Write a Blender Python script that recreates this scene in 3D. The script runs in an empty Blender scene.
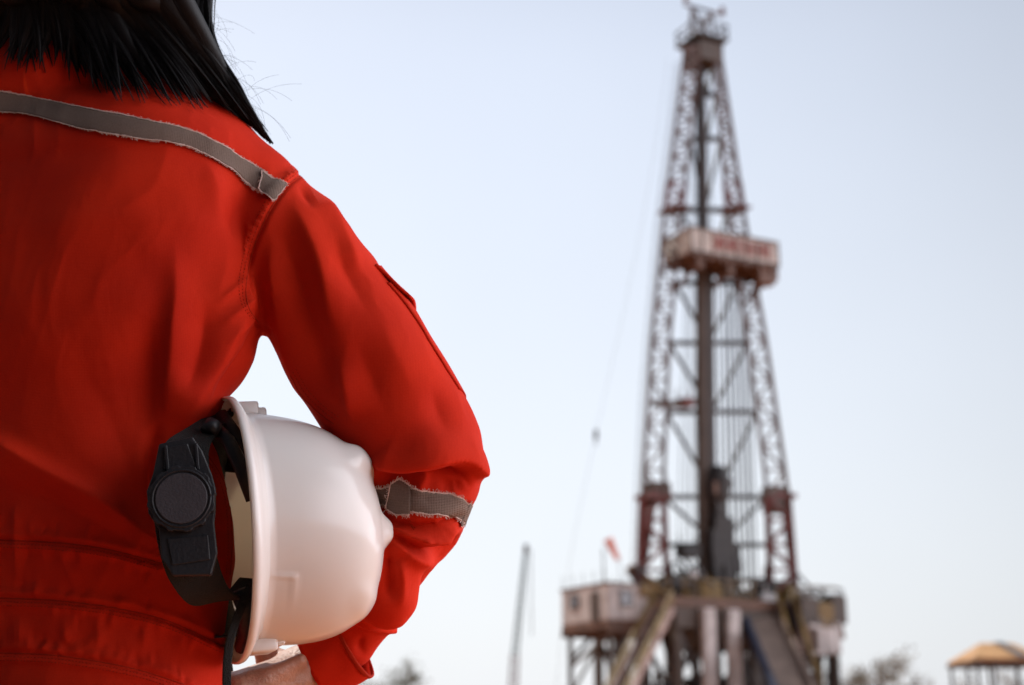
import bpy, math, random
import numpy as np
from mathutils import Vector, noise
from mathutils.bvhtree import BVHTree
R = math.radians
random.seed(7); rng = np.random.default_rng(7)
scn = bpy.context.scene
COL = scn.collection

# ------------------------------------------------------------------ camera
EYE = 0.88; PITCH = R(15.5); LENS = 50.0; FPX = LENS / 36.0 * 1024
cam_d = bpy.data.cameras.new('camera'); cam = bpy.data.objects.new('camera', cam_d); COL.objects.link(cam)
cam.location = (0, 0, EYE); cam.rotation_euler = (R(90) + PITCH, 0, 0)
cam_d.lens = LENS; cam_d.sensor_width = 36; cam_d.clip_start = 0.05; cam_d.clip_end = 20000
cam_d.dof.use_dof = True; cam_d.dof.focus_distance = 1.22; cam_d.dof.aperture_fstop = 5.8
scn.camera = cam

# ------------------------------------------------------------------ sky, sun, exposure
SUN_AZ, SUN_EL = R(-52), R(50)          # azimuth clockwise from +Y
SIDE_FILL = 29.0
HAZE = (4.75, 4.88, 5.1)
w = bpy.data.worlds.new('World'); scn.world = w; w.use_nodes = True
nt = w.node_tree; nt.nodes.clear()
sky = nt.nodes.new('ShaderNodeTexSky'); sky.sky_type = 'NISHITA'; sky.sun_disc = False
sky.sun_elevation = SUN_EL; sky.sun_rotation = SUN_AZ
sky.air_density = 1.0; sky.dust_density = 2.0; sky.ozone_density = 1.0; sky.altitude = 0
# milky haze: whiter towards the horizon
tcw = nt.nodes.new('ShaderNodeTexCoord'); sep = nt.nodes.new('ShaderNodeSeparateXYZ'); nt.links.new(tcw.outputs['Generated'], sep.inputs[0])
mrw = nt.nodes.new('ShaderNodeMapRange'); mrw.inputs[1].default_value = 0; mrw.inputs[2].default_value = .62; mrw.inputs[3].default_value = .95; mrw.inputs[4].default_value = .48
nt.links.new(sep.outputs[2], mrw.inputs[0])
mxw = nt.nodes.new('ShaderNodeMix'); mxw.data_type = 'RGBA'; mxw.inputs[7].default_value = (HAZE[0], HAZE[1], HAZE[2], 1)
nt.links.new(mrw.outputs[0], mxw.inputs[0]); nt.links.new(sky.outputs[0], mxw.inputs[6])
# bright sky patch added out of view at right to light sleeve and hat
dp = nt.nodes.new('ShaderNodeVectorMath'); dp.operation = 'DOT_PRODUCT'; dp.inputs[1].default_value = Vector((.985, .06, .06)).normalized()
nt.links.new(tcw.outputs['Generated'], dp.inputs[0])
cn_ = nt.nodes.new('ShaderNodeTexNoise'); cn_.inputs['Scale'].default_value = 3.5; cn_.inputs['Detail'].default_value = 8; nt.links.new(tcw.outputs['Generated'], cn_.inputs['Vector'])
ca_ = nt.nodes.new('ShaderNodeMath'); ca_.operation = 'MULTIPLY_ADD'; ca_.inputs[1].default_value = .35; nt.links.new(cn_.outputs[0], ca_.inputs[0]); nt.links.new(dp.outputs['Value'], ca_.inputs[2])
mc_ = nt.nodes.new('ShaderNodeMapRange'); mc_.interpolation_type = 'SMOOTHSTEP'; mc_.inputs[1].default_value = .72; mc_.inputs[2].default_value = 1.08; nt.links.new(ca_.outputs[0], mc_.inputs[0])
# pale glow low in the sky ahead, and faint uneven dust
dg_ = nt.nodes.new('ShaderNodeVectorMath'); dg_.operation = 'DOT_PRODUCT'; dg_.inputs[1].default_value = Vector((-.06, 1, .22)).normalized(); nt.links.new(tcw.outputs['Generated'], dg_.inputs[0])
mg_ = nt.nodes.new('ShaderNodeMapRange'); mg_.interpolation_type = 'SMOOTHSTEP'; mg_.inputs[1].default_value = .84; mg_.inputs[2].default_value = 1.0; mg_.inputs[3].default_value = .85; mg_.inputs[4].default_value = 1.10; nt.links.new(dg_.outputs['Value'], mg_.inputs[0])
nd_ = nt.nodes.new('ShaderNodeTexNoise'); nd_.inputs['Scale'].default_value = 5; nd_.inputs['Detail'].default_value = 6; nt.links.new(tcw.outputs['Generated'], nd_.inputs['Vector'])
md_ = nt.nodes.new('ShaderNodeMath'); md_.operation = 'MULTIPLY_ADD'; md_.inputs[1].default_value = .07; nt.links.new(nd_.outputs[0], md_.inputs[0]); nt.links.new(mg_.outputs[0], md_.inputs[2])
mz_ = nt.nodes.new('ShaderNodeMapRange'); mz_.interpolation_type = 'SMOOTHSTEP'; mz_.inputs[1].default_value = .44; mz_.inputs[2].default_value = .80; mz_.inputs[3].default_value = 1.0; mz_.inputs[4].default_value = .25; nt.links.new(sep.outputs[2], mz_.inputs[0])
mm_ = nt.nodes.new('ShaderNodeMath'); mm_.operation = 'MULTIPLY'; nt.links.new(md_.outputs[0], mm_.inputs[0]); nt.links.new(mz_.outputs[0], mm_.inputs[1])
gl_ = nt.nodes.new('ShaderNodeVectorMath'); gl_.operation = 'SCALE'; nt.links.new(mxw.outputs[2], gl_.inputs[0]); nt.links.new(mm_.outputs[0], gl_.inputs['Scale'])
mx2 = nt.nodes.new('ShaderNodeMix'); mx2.data_type = 'RGBA'; mx2.inputs[7].default_value = (SIDE_FILL * .96, SIDE_FILL * .96, SIDE_FILL * 1.03, 1)
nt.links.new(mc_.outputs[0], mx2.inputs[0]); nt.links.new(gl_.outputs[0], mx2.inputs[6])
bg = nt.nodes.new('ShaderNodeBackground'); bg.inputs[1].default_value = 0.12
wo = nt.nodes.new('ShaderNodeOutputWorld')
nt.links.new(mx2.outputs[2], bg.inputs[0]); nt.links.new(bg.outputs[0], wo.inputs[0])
sd = bpy.data.lights.new('sun', 'SUN'); sd.energy = 3.6; sd.angle = R(0.55); sd.color = (1, .95, .87)
sun = bpy.data.objects.new('sun', sd); COL.objects.link(sun)
sv = Vector((math.sin(SUN_AZ) * math.cos(SUN_EL), math.cos(SUN_AZ) * math.cos(SUN_EL), math.sin(SUN_EL)))
sun.rotation_euler = sv.to_track_quat('Z', 'Y').to_euler()
scn.view_settings.view_transform = 'Standard'; scn.view_settings.look = 'None'
scn.view_settings.gamma = 1; scn.view_settings.exposure = 0.5
scn.cycles.max_bounces = 8; scn.cycles.transparent_max_bounces = 8

# ------------------------------------------------------------------ helpers
SP, CP = math.sin(PITCH), math.cos(PITCH)
def W(px, py, Y):
    """world point seen at that place of the photo when it stands at distance Y"""
    u = (px - 512) / FPX; v = (342.5 - py) / FPX
    t = Y / (CP - v * SP)
    return Vector((u * t, Y, EYE + t * (v * CP + SP)))
def proj(P):
    x, y, z = P[:, 0], P[:, 1], P[:, 2] - EYE
    d = y * CP + z * SP
    return 512 + FPX * x / d, 342.5 - FPX * (z * CP - y * SP) / d

def props(o, label=None, cat=None, group=None, kind=None):
    if label: o['label'] = label
    if cat: o['category'] = cat
    if group: o['group'] = group
    if kind: o['kind'] = kind
    return o
def mesh_obj(name, V, F, mat, parent=None, smooth=False):
    me = bpy.data.meshes.new(name); me.from_pydata([tuple(v) for v in V], [], [tuple(f) for f in F])
    if smooth: me.polygons.foreach_set('use_smooth', [True] * len(me.polygons))
    me.materials.append(mat); me.update()
    o = bpy.data.objects.new(name, me); COL.objects.link(o)
    if parent: o.parent = parent
    return o
def empty(name, loc=(0, 0, 0)):
    o = bpy.data.objects.new(name, None); o.location = loc; o.empty_display_size = .2; COL.objects.link(o); return o

class MB:
    """collects boxes, beams, tubes for ONE mesh"""
    def __init__(s): s.V = []; s.F = []
    def add(s, V, F):
        n = len(s.V); s.V += [tuple(v) for v in V]; s.F += [tuple(i + n for i in f) for f in F]; return s
    def beam(s, a, b, w=.2, h=None, up=Vector((0, 0, 1))):
        a = Vector(a); b = Vector(b); h = h or w; d = (b - a)
        if d.length < 1e-6: return s
        d.normalize()
        if abs(d.dot(up)) > .97: up = Vector((1, 0, 0))
        x = d.cross(up).normalized(); y = x.cross(d)
        V = [p + x * (i * w / 2) + y * (j * h / 2) for p in (a, b) for i, j in ((-1, -1), (1, -1), (1, 1), (-1, 1))]
        return s.add(V, [(3, 2, 1, 0), (4, 5, 6, 7), (0, 1, 5, 4), (1, 2, 6, 5), (2, 3, 7, 6), (3, 0, 4, 7)])
    def box(s, c, e1, e2, e3):
        c = Vector(c); V = [c + e1 * i + e2 * j + e3 * k for k in (-.5, .5) for i, j in ((-.5, -.5), (.5, -.5), (.5, .5), (-.5, .5))]
        return s.add(V, [(3, 2, 1, 0), (4, 5, 6, 7), (0, 1, 5, 4), (1, 2, 6, 5), (2, 3, 7, 6), (3, 0, 4, 7)])
    def tube(s, pts, r, n=6, caps=True):
        pts = [Vector(p) for p in pts]; m = len(pts)
        if not hasattr(r, '__len__'): r = [r] * m
        V = []; F = []; x = None
        for i in range(m):
            d = (pts[min(i + 1, m - 1)] - pts[max(i - 1, 0)])
            if d.length < 1e-9: d = Vector((0, 0, 1))
            d.normalize()
            if x is None:
                u = Vector((0, 0, 1)) if abs(d.z) < .9 else Vector((1, 0, 0)); x = d.cross(u).normalized()
            else:
                x = (x - d * x.dot(d)); x = x.normalized() if x.length > 1e-6 else d.orthogonal().normalized()
            y = d.cross(x)
            for k in range(n):
                a = 2 * math.pi * k / n; V.append(pts[i] + (x * math.cos(a) + y * math.sin(a)) * r[i])
        for i in range(m - 1):
            for k in range(n):
                k2 = (k + 1) % n; F.append((i * n + k, i * n + k2, (i + 1) * n + k2, (i + 1) * n + k))
        if caps: F.append(tuple(range(n - 1, -1, -1))); F.append(tuple((m - 1) * n + k for k in range(n)))
        return s.add(V, F)
    def build(s, name, mat, parent=None, smooth=False, bevel=0):
        o = mesh_obj(name, s.V, s.F, mat, parent, smooth)
        if bevel:
            b = o.modifiers.new('bevel', 'BEVEL'); b.width = bevel; b.segments = 2; b.limit_method = 'ANGLE'
        return o

def catmull(P, n=12):
    P = np.asarray(P, float); Q = np.vstack([2 * P[0] - P[1], P, 2 * P[-1] - P[-2]]); out = []
    for i in range(1, len(Q) - 2):
        for t in np.linspace(0, 1, n, endpoint=False):
            a, b, c, d = Q[i - 1], Q[i], Q[i + 1], Q[i + 2]
            out.append(.5 * ((2 * b) + (c - a) * t + (2 * a - 5 * b + 4 * c - d) * t * t + (3 * b - a - 3 * c + d) * t ** 3))
    out.append(P[-1]); return np.array(out)

# ------------------------------------------------------------------ materials
def new_mat(name):
    m = bpy.data.materials.new(name); m.use_nodes = True; t = m.node_tree
    return m, t, t.nodes['Principled BSDF']
def N(t, typ, **k):
    n = t.nodes.new(typ)
    for a, v in k.items(): setattr(n, a, v)
    return n
def simple(name, col, rough=.6, metal=0, var=.25, scale=6, bump=0, bscale=40, col2=None, **kw):
    m, t, b = new_mat(name)
    tc = N(t, 'ShaderNodeTexCoord'); nz = N(t, 'ShaderNodeTexNoise'); nz.inputs['Scale'].default_value = scale
    nz.inputs['Detail'].default_value = 6; nz.inputs['Roughness'].default_value = .65
    t.links.new(tc.outputs['Object'], nz.inputs['Vector'])
    cr = N(t, 'ShaderNodeValToRGB'); cr.color_ramp.elements[0].position = .3; cr.color_ramp.elements[1].position = .7
    c2 = col2 or tuple(c * (1 - var) for c in col)
    cr.color_ramp.elements[0].color = (*c2, 1); cr.color_ramp.elements[1].color = (*[min(1, c * (1 + var * .5)) for c in col], 1)
    t.links.new(nz.outputs[0], cr.inputs[0]); t.links.new(cr.outputs[0], b.inputs['Base Color'])
    b.inputs['Roughness'].default_value = rough; b.inputs['Metallic'].default_value = metal
    if bump:
        n2 = N(t, 'ShaderNodeTexNoise'); n2.inputs['Scale'].default_value = bscale; n2.inputs['Detail'].default_value = 5
        t.links.new(tc.outputs['Object'], n2.inputs['Vector'])
        bp = N(t, 'ShaderNodeBump'); bp.inputs['Strength'].default_value = bump; bp.inputs['Distance'].default_value = .01
        t.links.new(n2.outputs[0], bp.inputs['Height']); t.links.new(bp.outputs[0], b.inputs['Normal'])
    for k, v in kw.items(): b.inputs[k.replace('_', ' ')].default_value = v
    return m

def fabric(name, col, col2, weave=1500, wstr=.12, trans=.12, tcol=None, fold=.5):
    m, t, b = new_mat(name)
    tc = N(t, 'ShaderNodeTexCoord')
    nz = N(t, 'ShaderNodeTexNoise'); nz.inputs['Scale'].default_value = 9; nz.inputs['Detail'].default_value = 7
    t.links.new(tc.outputs['Object'], nz.inputs['Vector'])
    n3 = N(t, 'ShaderNodeTexNoise'); n3.inputs['Scale'].default_value = 700; n3.inputs['Detail'].default_value = 3
    t.links.new(tc.outputs['Object'], n3.inputs['Vector'])
    ad = N(t, 'ShaderNodeMath', operation='MULTIPLY_ADD'); ad.inputs[1].default_value = .35; t.links.new(n3.outputs[0], ad.inputs[0]); t.links.new(nz.outputs[0], ad.inputs[2])
    cr = N(t, 'ShaderNodeValToRGB'); cr.color_ramp.elements[0].position = .45; cr.color_ramp.elements[1].position = .85
    cr.color_ramp.elements[0].color = (*col2, 1); cr.color_ramp.elements[1].color = (*col, 1)
    t.links.new(ad.outputs[0], cr.inputs[0]); t.links.new(cr.outputs[0], b.inputs['Base Color'])
    b.inputs['Roughness'].default_value = .85; b.inputs['Specular IOR Level'].default_value = .12
    b.inputs['Sheen Weight'].default_value = .03; b.inputs['Sheen Roughness'].default_value = .4
    b.inputs['Sheen Tint'].default_value = (*[min(1, c * 1.3 + .05) for c in col], 1)
    # weave: two crossed fine waves
    hs = []
    for ax in ('X', 'Z'):
        wv = N(t, 'ShaderNodeTexWave', wave_type='BANDS', bands_direction=ax); wv.inputs['Scale'].default_value = weave / 6.283
        wv.inputs['Distortion'].default_value = 1.2; wv.inputs['Detail'].default_value = 1; t.links.new(tc.outputs['Object'], wv.inputs['Vector']); hs.append(wv)
    mx = N(t, 'ShaderNodeMath', operation='ADD'); t.links.new(hs[0].outputs['Fac'], mx.inputs[0]); t.links.new(hs[1].outputs['Fac'], mx.inputs[1])
    bp = N(t, 'ShaderNodeBump'); bp.inputs['Strength'].default_value = wstr; bp.inputs['Distance'].default_value = .0004
    t.links.new(mx.outputs[0], bp.inputs['Height'])
    # crumple
    mp = N(t, 'ShaderNodeMapping'); mp.inputs['Scale'].default_value = (1, 1, .45); t.links.new(tc.outputs['Object'], mp.inputs['Vector'])
    nc = N(t, 'ShaderNodeTexNoise', noise_type='RIDGED_MULTIFRACTAL'); nc.inputs['Scale'].default_value = 14; nc.inputs['Detail'].default_value = 4
    nc.inputs['Distortion'].default_value = .6; t.links.new(mp.outputs[0], nc.inputs['Vector'])
    bp2 = N(t, 'ShaderNodeBump'); bp2.inputs['Strength'].default_value = fold; bp2.inputs['Distance'].default_value = .0022
    t.links.new(nc.outputs[0], bp2.inputs['Height']); t.links.new(bp.outputs[0], bp2.inputs['Normal'])
    n5 = N(t, 'ShaderNodeTexNoise', noise_type='RIDGED_MULTIFRACTAL'); n5.inputs['Scale'].default_value = 55; n5.inputs['Detail'].default_value = 5; n5.inputs['Distortion'].default_value = 1.0
    t.links.new(mp.outputs[0], n5.inputs['Vector'])
    bp3 = N(t, 'ShaderNodeBump'); bp3.inputs['Strength'].default_value = fold * 1.2; bp3.inputs['Distance'].default_value = .0006
    t.links.new(n5.outputs[0], bp3.inputs['Height']); t.links.new(bp2.outputs[0], bp3.inputs['Normal']); t.links.new(bp3.outputs[0], b.inputs['Normal'])
    if trans:
        tr = N(t, 'ShaderNodeBsdfTranslucent'); tr.inputs[0].default_value = (*(tcol or col), 1)
        ms = N(t, 'ShaderNodeMixShader'); ms.inputs[0].default_value = trans
        t.links.new(b.outputs[0], ms.inputs[1]); t.links.new(tr.outputs[0], ms.inputs[2])
        t.links.new(ms.outputs[0], t.nodes['Material Output'].inputs[0])
    return m

M = {}
M['suit'] = fabric('orange_cotton', (.57, .0235, .0056), (.42, .0135, .0040), tcol=(.85, .07, .012), trans=.06)
M['seam'] = fabric('orange_seam_thread', (.40, .02, .005), (.28, .014, .004), trans=0, fold=.1)
M['tape'] = fabric('worn_grey_tape', (.20, .15, .125), (.115, .085, .072), weave=1400, wstr=.6, trans=0, fold=.6)
M['fray'] = simple('frayed_thread', (.62, .47, .42), .9, scale=60)
M['skin'] = simple('skin', (.33, .165, .11), .5, scale=30, var=.2, bump=.25, bscale=260, Subsurface_Weight=.12, Subsurface_Scale=.01)
M['skin'].node_tree.nodes['Principled BSDF'].inputs['Subsurface Radius'].default_value = (1, .3, .15)
M['nail'] = simple('nail', (.6, .38, .32), .3)
M['hair'] = simple('black_hair', (.0035, .003, .004), .5, scale=80, Specular_IOR_Level=.2)
M['black'] = simple('black_plastic', (.006, .0065, .010), .5, scale=30, bump=.1, bscale=300)
M['disc'] = simple('dark_grey_plastic', (.030, .027, .034), .6, scale=40, bump=.12, bscale=500)
M['strap'] = simple('black_webbing', (.005, .005, .005), .85, scale=200, bump=.5, bscale=900)
M['boot'] = simple('black_leather', (.02, .016, .014), .5, scale=20, bump=.3)
M['pinkred'] = simple('lining', (.03, .02, .02), .9)

# helmet plastic: white, slightly translucent
m, t, b = new_mat('white_helmet_plastic')
tc = N(t, 'ShaderNodeTexCoord'); nz = N(t, 'ShaderNodeTexNoise'); nz.inputs['Scale'].default_value = 25; nz.inputs['Detail'].default_value = 8
t.links.new(tc.outputs['Object'], nz.inputs['Vector'])
cr = N(t, 'ShaderNodeValToRGB'); cr.color_ramp.elements[0].position = .25; cr.color_ramp.elements[1].position = .5
cr.color_ramp.elements[0].color = (.74, .73, .725, 1); cr.color_ramp.elements[1].color = (.76, .75, .745, 1)
t.links.new(nz.outputs[0], cr.inputs[0]); t.links.new(cr.outputs[0], b.inputs['Base Color'])
mr = N(t, 'ShaderNodeMapRange'); mr.inputs[3].default_value = .10; mr.inputs[4].default_value = .24
t.links.new(nz.outputs[0], mr.inputs[0]); t.links.new(mr.outputs[0], b.inputs['Roughness'])
tr = N(t, 'ShaderNodeBsdfTranslucent'); tr.inputs[0].default_value = (.95, .85, .68, 1)
ms = N(t, 'ShaderNodeMixShader'); ms.inputs[0].default_value = .25
t.links.new(b.outputs[0], ms.inputs[1]); t.links.new(tr.outputs[0], ms.inputs[2]); t.links.new(ms.outputs[0], t.nodes['Material Output'].inputs[0])
M['helmet'] = m

# ------------------------------------------------------------------ implicit surfaces
def surface_nets(F, org, h):
    nx, ny, nz_ = F.shape
    S = F < 0
    c = S[:-1, :-1, :-1].astype(np.uint8)
    for dx in (0, 1):
        for dy in (0, 1):
            for dz in (0, 1):
                if dx + dy + dz: c = c + S[dx:nx - 1 + dx, dy:ny - 1 + dy, dz:nz_ - 1 + dz]
    act = (c > 0) & (c < 8)
    I = np.argwhere(act); idx = -np.ones(act.shape, np.int32); idx[act] = np.arange(len(I))
    corners = np.array([(a, b_, d) for a in (0, 1) for b_ in (0, 1) for d in (0, 1)])
    vals = np.stack([F[I[:, 0] + k[0], I[:, 1] + k[1], I[:, 2] + k[2]] for k in corners], 1)
    acc = np.zeros((len(I), 3)); cnt = np.zeros(len(I))
    for i in range(8):
        for j in range(i + 1, 8):
            if np.abs(corners[i] - corners[j]).sum() != 1: continue
            a, b_ = vals[:, i], vals[:, j]; mk = (a < 0) != (b_ < 0)
            tt = np.where(mk, a / np.where(mk, a - b_, 1), 0)[:, None]
            acc += np.where(mk[:, None], corners[i] + (corners[j] - corners[i]) * tt, 0); cnt += mk
    V = (I + acc / cnt[:, None]) * h + np.array(org)
    Q = []
    for ax in range(3):
        sl0 = [slice(None)] * 3; sl1 = [slice(None)] * 3
        sl0[ax] = slice(0, -1); sl1[ax] = slice(1, None)
        A, B = S[tuple(sl0)], S[tuple(sl1)]
        E = np.argwhere(A != B)
        o1, o2 = [a for a in range(3) if a != ax]
        ok = (E[:, o1] > 0) & (E[:, o2] > 0) & (E[:, o1] < F.shape[o1] - 1) & (E[:, o2] < F.shape[o2] - 1)
        E = E[ok]; flip = A[E[:, 0], E[:, 1], E[:, 2]]
        def cell(d1, d2):
            C = E.copy(); C[:, o1] -= d1; C[:, o2] -= d2; return idx[C[:, 0], C[:, 1], C[:, 2]]
        q = np.stack([cell(1, 1), cell(0, 1), cell(0, 0), cell(1, 0)], 1)
        if ax == 1: flip = ~flip
        q[~flip] = q[~flip][:, ::-1]; Q.append(q)
    return V, np.vstack(Q)
def smin(a, b_, k):
    h = np.clip(.5 + .5 * (b_ - a) / k, 0, 1)
    return b_ + (a - b_) * h - k * h * (1 - h)
def cone(X, Y, Z, a, b_, ra, rb, sq=None):
    """rounded cone between two points"""
    a = np.array(a, float); b_ = np.array(b_, float); ba = b_ - a; L = (ba ** 2).sum() + 1e-12
    t_ = np.clip(((X - a[0]) * ba[0] + (Y - a[1]) * ba[1] + (Z - a[2]) * ba[2]) / L, 0, 1)
    d = np.sqrt((X - a[0] - ba[0] * t_) ** 2 + (Y - a[1] - ba[1] * t_) ** 2 + (Z - a[2] - ba[2] * t_) ** 2)
    return d - (ra + (rb - ra) * t_)
def ellip(X, Y, Z, c, r):
    k = np.sqrt(((X - c[0]) / r[0]) ** 2 + ((Y - c[1]) / r[1]) ** 2 + ((Z - c[2]) / r[2]) ** 2)
    return (k - 1) * min(r)
def grid(lo, hi, h):
    ax = [np.arange(lo[i], hi[i], h, dtype=np.float32) for i in range(3)]
    return np.meshgrid(*ax, indexing='ij')
def chain(G, pts, rad, k):
    d = None
    for i in range(len(pts) - 1):
        c = cone(*G, pts[i], pts[i + 1], rad[i], rad[i + 1]); d = c if d is None else smin(d, c, k)
    return d
def bulk_mesh(name, V, F, smooth=True):
    me = bpy.data.meshes.new(name)
    me.vertices.add(len(V)); me.vertices.foreach_set('co', np.asarray(V, np.float32).ravel())
    me.loops.add(len(F) * 4); me.loops.foreach_set('vertex_index', np.asarray(F, np.int32).ravel())
    me.polygons.add(len(F)); me.polygons.foreach_set('loop_start', np.arange(len(F), dtype=np.int32) * 4)
    me.update(calc_edges=True); me.validate()
    if smooth: me.polygons.foreach_set('use_smooth', np.ones(len(me.polygons), bool))
    return me
def read_mesh(me):
    V = np.empty(len(me.vertices) * 3, np.float32); me.vertices.foreach_get('co', V)
    F = np.empty(len(me.loops), np.int32); me.loops.foreach_get('vertex_index', F)
    return V.reshape(-1, 3).astype(float), F.reshape(-1, 4)
def relax(V, F, n, lam=.5):
    E = np.vstack([F[:, [0, 1]], F[:, [1, 2]], F[:, [2, 3]], F[:, [3, 0]]]); E = np.vstack([E, E[:, ::-1]])
    deg = np.bincount(E[:, 0], minlength=len(V))[:, None]
    for _ in range(n):
        s = np.stack([np.bincount(E[:, 0], V[E[:, 1], k], minlength=len(V)) for k in range(3)], 1) / np.maximum(deg, 1)
        V = V + (s - V) * lam
    return V
def normals(V, F):
    n = np.cross(V[F[:, 2]] - V[F[:, 0]], V[F[:, 3]] - V[F[:, 1]]); out = np.zeros_like(V)
    for k in range(4):
        for a in range(3): out[:, a] += np.bincount(F[:, k], n[:, a], minlength=len(V))
    return out / (np.linalg.norm(out, axis=1, keepdims=True) + 1e-12)
def subdiv(V, F):
    me = bulk_mesh('tmp', V, F); o = bpy.data.objects.new('tmp', me); COL.objects.link(o)
    md = o.modifiers.new('s', 'SUBSURF'); md.levels = 1
    dg = bpy.context.evaluated_depsgraph_get(); dg.update(); ev = o.evaluated_get(dg)
    m2 = bpy.data.meshes.new_from_object(ev); out = read_mesh(m2)
    bpy.data.objects.remove(o); bpy.data.meshes.remove(me); bpy.data.meshes.remove(m2)
    return out

# ------------------------------------------------------------------ ground
def ground_mat():
    m, t, b = new_mat('dry_sandy_ground')
    tc = N(t, 'ShaderNodeTexCoord'); n1 = N(t, 'ShaderNodeTexNoise'); n1.inputs['Scale'].default_value = .15; n1.inputs['Detail'].default_value = 10
    n2 = N(t, 'ShaderNodeTexNoise'); n2.inputs['Scale'].default_value = 9; n2.inputs['Detail'].default_value = 8
    t.links.new(tc.outputs['Object'], n1.inputs['Vector']); t.links.new(tc.outputs['Object'], n2.inputs['Vector'])
    cr = N(t, 'ShaderNodeValToRGB'); cr.color_ramp.elements[0].color = (.42, .155, .065, 1); cr.color_ramp.elements[1].color = (.56, .24, .11, 1)
    cr.color_ramp.elements[0].position = .35; cr.color_ramp.elements[1].position = .65
    ad = N(t, 'ShaderNodeMath', operation='MULTIPLY_ADD'); ad.inputs[1].default_value = .5; ad.inputs[2].default_value = 0
    s = N(t, 'ShaderNodeMath', operation='ADD'); t.links.new(n2.outputs[0], ad.inputs[0]); 
    h = N(t, 'ShaderNodeMath', operation='MULTIPLY'); h.inputs[1].default_value = .5; t.links.new(n1.outputs[0], h.inputs[0])
    t.links.new(ad.outputs[0], s.inputs[0]); t.links.new(h.outputs[0], s.inputs[1]); t.links.new(s.outputs[0], cr.inputs[0])
    t.links.new(cr.outputs[0], b.inputs['Base Color']); b.inputs['Roughness'].default_value = .95
    bp = N(t, 'ShaderNodeBump'); bp.inputs['Distance'].default_value = .03; t.links.new(n2.outputs[0], bp.inputs['Height']); t.links.new(bp.outputs[0], b.inputs['Normal'])
    return m
S_ = 4000; V = []; F = []
n = 40
for j in range(n + 1):
    for i in range(n + 1):
        u = (i / n * 2 - 1); v = (j / n * 2 - 1)
        x = math.copysign(abs(u) ** 3, u) * S_; y = math.copysign(abs(v) ** 3, v) * S_
        V.append((x, y, 0 if math.hypot(x, y) < 60 else -.15 * abs(noise.noise(Vector((x * .02, y * .02, 0))))))
for j in range(n):
    for i in range(n): F.append((j * (n + 1) + i, j * (n + 1) + i + 1, (j + 1) * (n + 1) + i + 1, (j + 1) * (n + 1) + i))
props(mesh_obj('ground', V, F, ground_mat(), smooth=True), kind='structure')

# ------------------------------------------------------------------ stacked blocks added unseen behind and left of the camera to shade the back
def shade_block(z, lab, X0, X1, Y0, Y1):
    q = MB(); h = 2.6
    q.box(((X0 + X1) / 2, (Y0 + Y1) / 2, z + h / 2), Vector((X1 - X0, 0, 0)), Vector((0, Y1 - Y0, 0)), Vector((0, 0, h)))
    o = empty('shade_block', (0, 0, 0)); props(o, lab, 'shade block'); q.build('wall', MAT_BLOCK, o, bevel=.02)
    rails = ((X1 + .02, Y0, Y1, 0), (X0, X1, Y1 + .02, 1)); q = MB()
    for i in range(int((Y1 - Y0) / .22)): q.box((X1 + .02, Y0 + .15 + i * .22, z + h / 2), Vector((.04, 0, 0)), Vector((0, .11, 0)), Vector((0, 0, h - .3)))
    q.build('corrugation', MAT_BLOCK, o); q = MB()
    for i in range(int((X1 - X0) / .22)): q.box((X0 + .2 + i * .22, Y1 + .02, z + h / 2), Vector((.11, 0, 0)), Vector((0, .04, 0)), Vector((0, 0, h - .3)))
    q.build('corrugation', MAT_BLOCK, o)
MAT_BLOCK = simple('dark_blue_grey_block_paint', (.05, .055, .065), .7)
for z_, l_ in ((.05, 'standing on the ground'), (2.68, 'stacked on top of another')):
    shade_block(z_, 'unseen dark corrugated shade block ' + l_ + ', along the left of the photographer', -3.9, -1.22, -2.0, 1.2)
    shade_block(z_, 'unseen dark corrugated shade block ' + l_ + ', behind the photographer', -4.6, 1.6, -4.6, -2.05)
# ================================================================== DRILLING RIG
def steel(name, col, dirt=(.12, .08, .06), **k): return simple(name, col, .6, scale=.9, var=.3, col2=tuple(c * .55 + d * .08 for c, d in zip(col, dirt)), Specular_IOR_Level=.38, **k)
M['rig_red'] = steel('worn_red_paint', (.10, .018, .015)); M['rig_rose'] = steel('faded_red_white_paint', (.085, .052, .046))
M['rig_grey'] = steel('dark_grey_steel', (.04, .04, .045)); M['rig_brown'] = steel('brown_grey_steel', (.06, .046, .038))
M['rig_white'] = steel('dirty_white_paint', (.47, .45, .45)); M['rig_cream'] = steel('dirty_cream_panel', (.44, .42, .40))
M['rig_rust'] = steel('rusty_underside', (.11, .055, .035)); M['rig_yellow'] = steel('yellow_handrail_paint', (.17, .105, .025))
M['rig_blue'] = steel('blue_side_panel', (.018, .03, .065)); M['rig_tan'] = steel('sandy_metal_ramp', (.20, .15, .125))
M['rig_black'] = steel('black_machinery', (.012, .012, .014)); M['glass'] = simple('dark_window', (.10, .10, .115), .15)
M['rig_pinkw'] = steel('pale_stair_side', (.30, .205, .18)); M['letter'] = simple('faded_red_lettering', (.38, .15, .15), .7, scale=3)
YAW = R(27); E1 = Vector((math.cos(YAW), math.sin(YAW), 0)); E2 = Vector((-math.sin(YAW), math.cos(YAW), 0)); UP = Vector((0, 0, 1))
RO = W(716, 600, 95); RO = Vector((RO.x, RO.y, 0))
rig = empty('drilling_rig', RO); props(rig, 'tall land drilling rig with lattice mast, lettered white platform and raised floor', 'drilling rig')
EYEV = Vector((0, 0, EYE))
def RP(px_, py_, off=0):
    """point of the rig's own front plane (moved back by off metres) seen at that place of the photo; in rig coordinates"""
    d_ = (W(px_, py_, 1) - EYEV); t_ = ((RO + E2 * off) - EYEV).dot(E2) / d_.dot(E2); return EYEV + d_ * t_ - RO
FLZ = RP(716, 604).z
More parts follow.
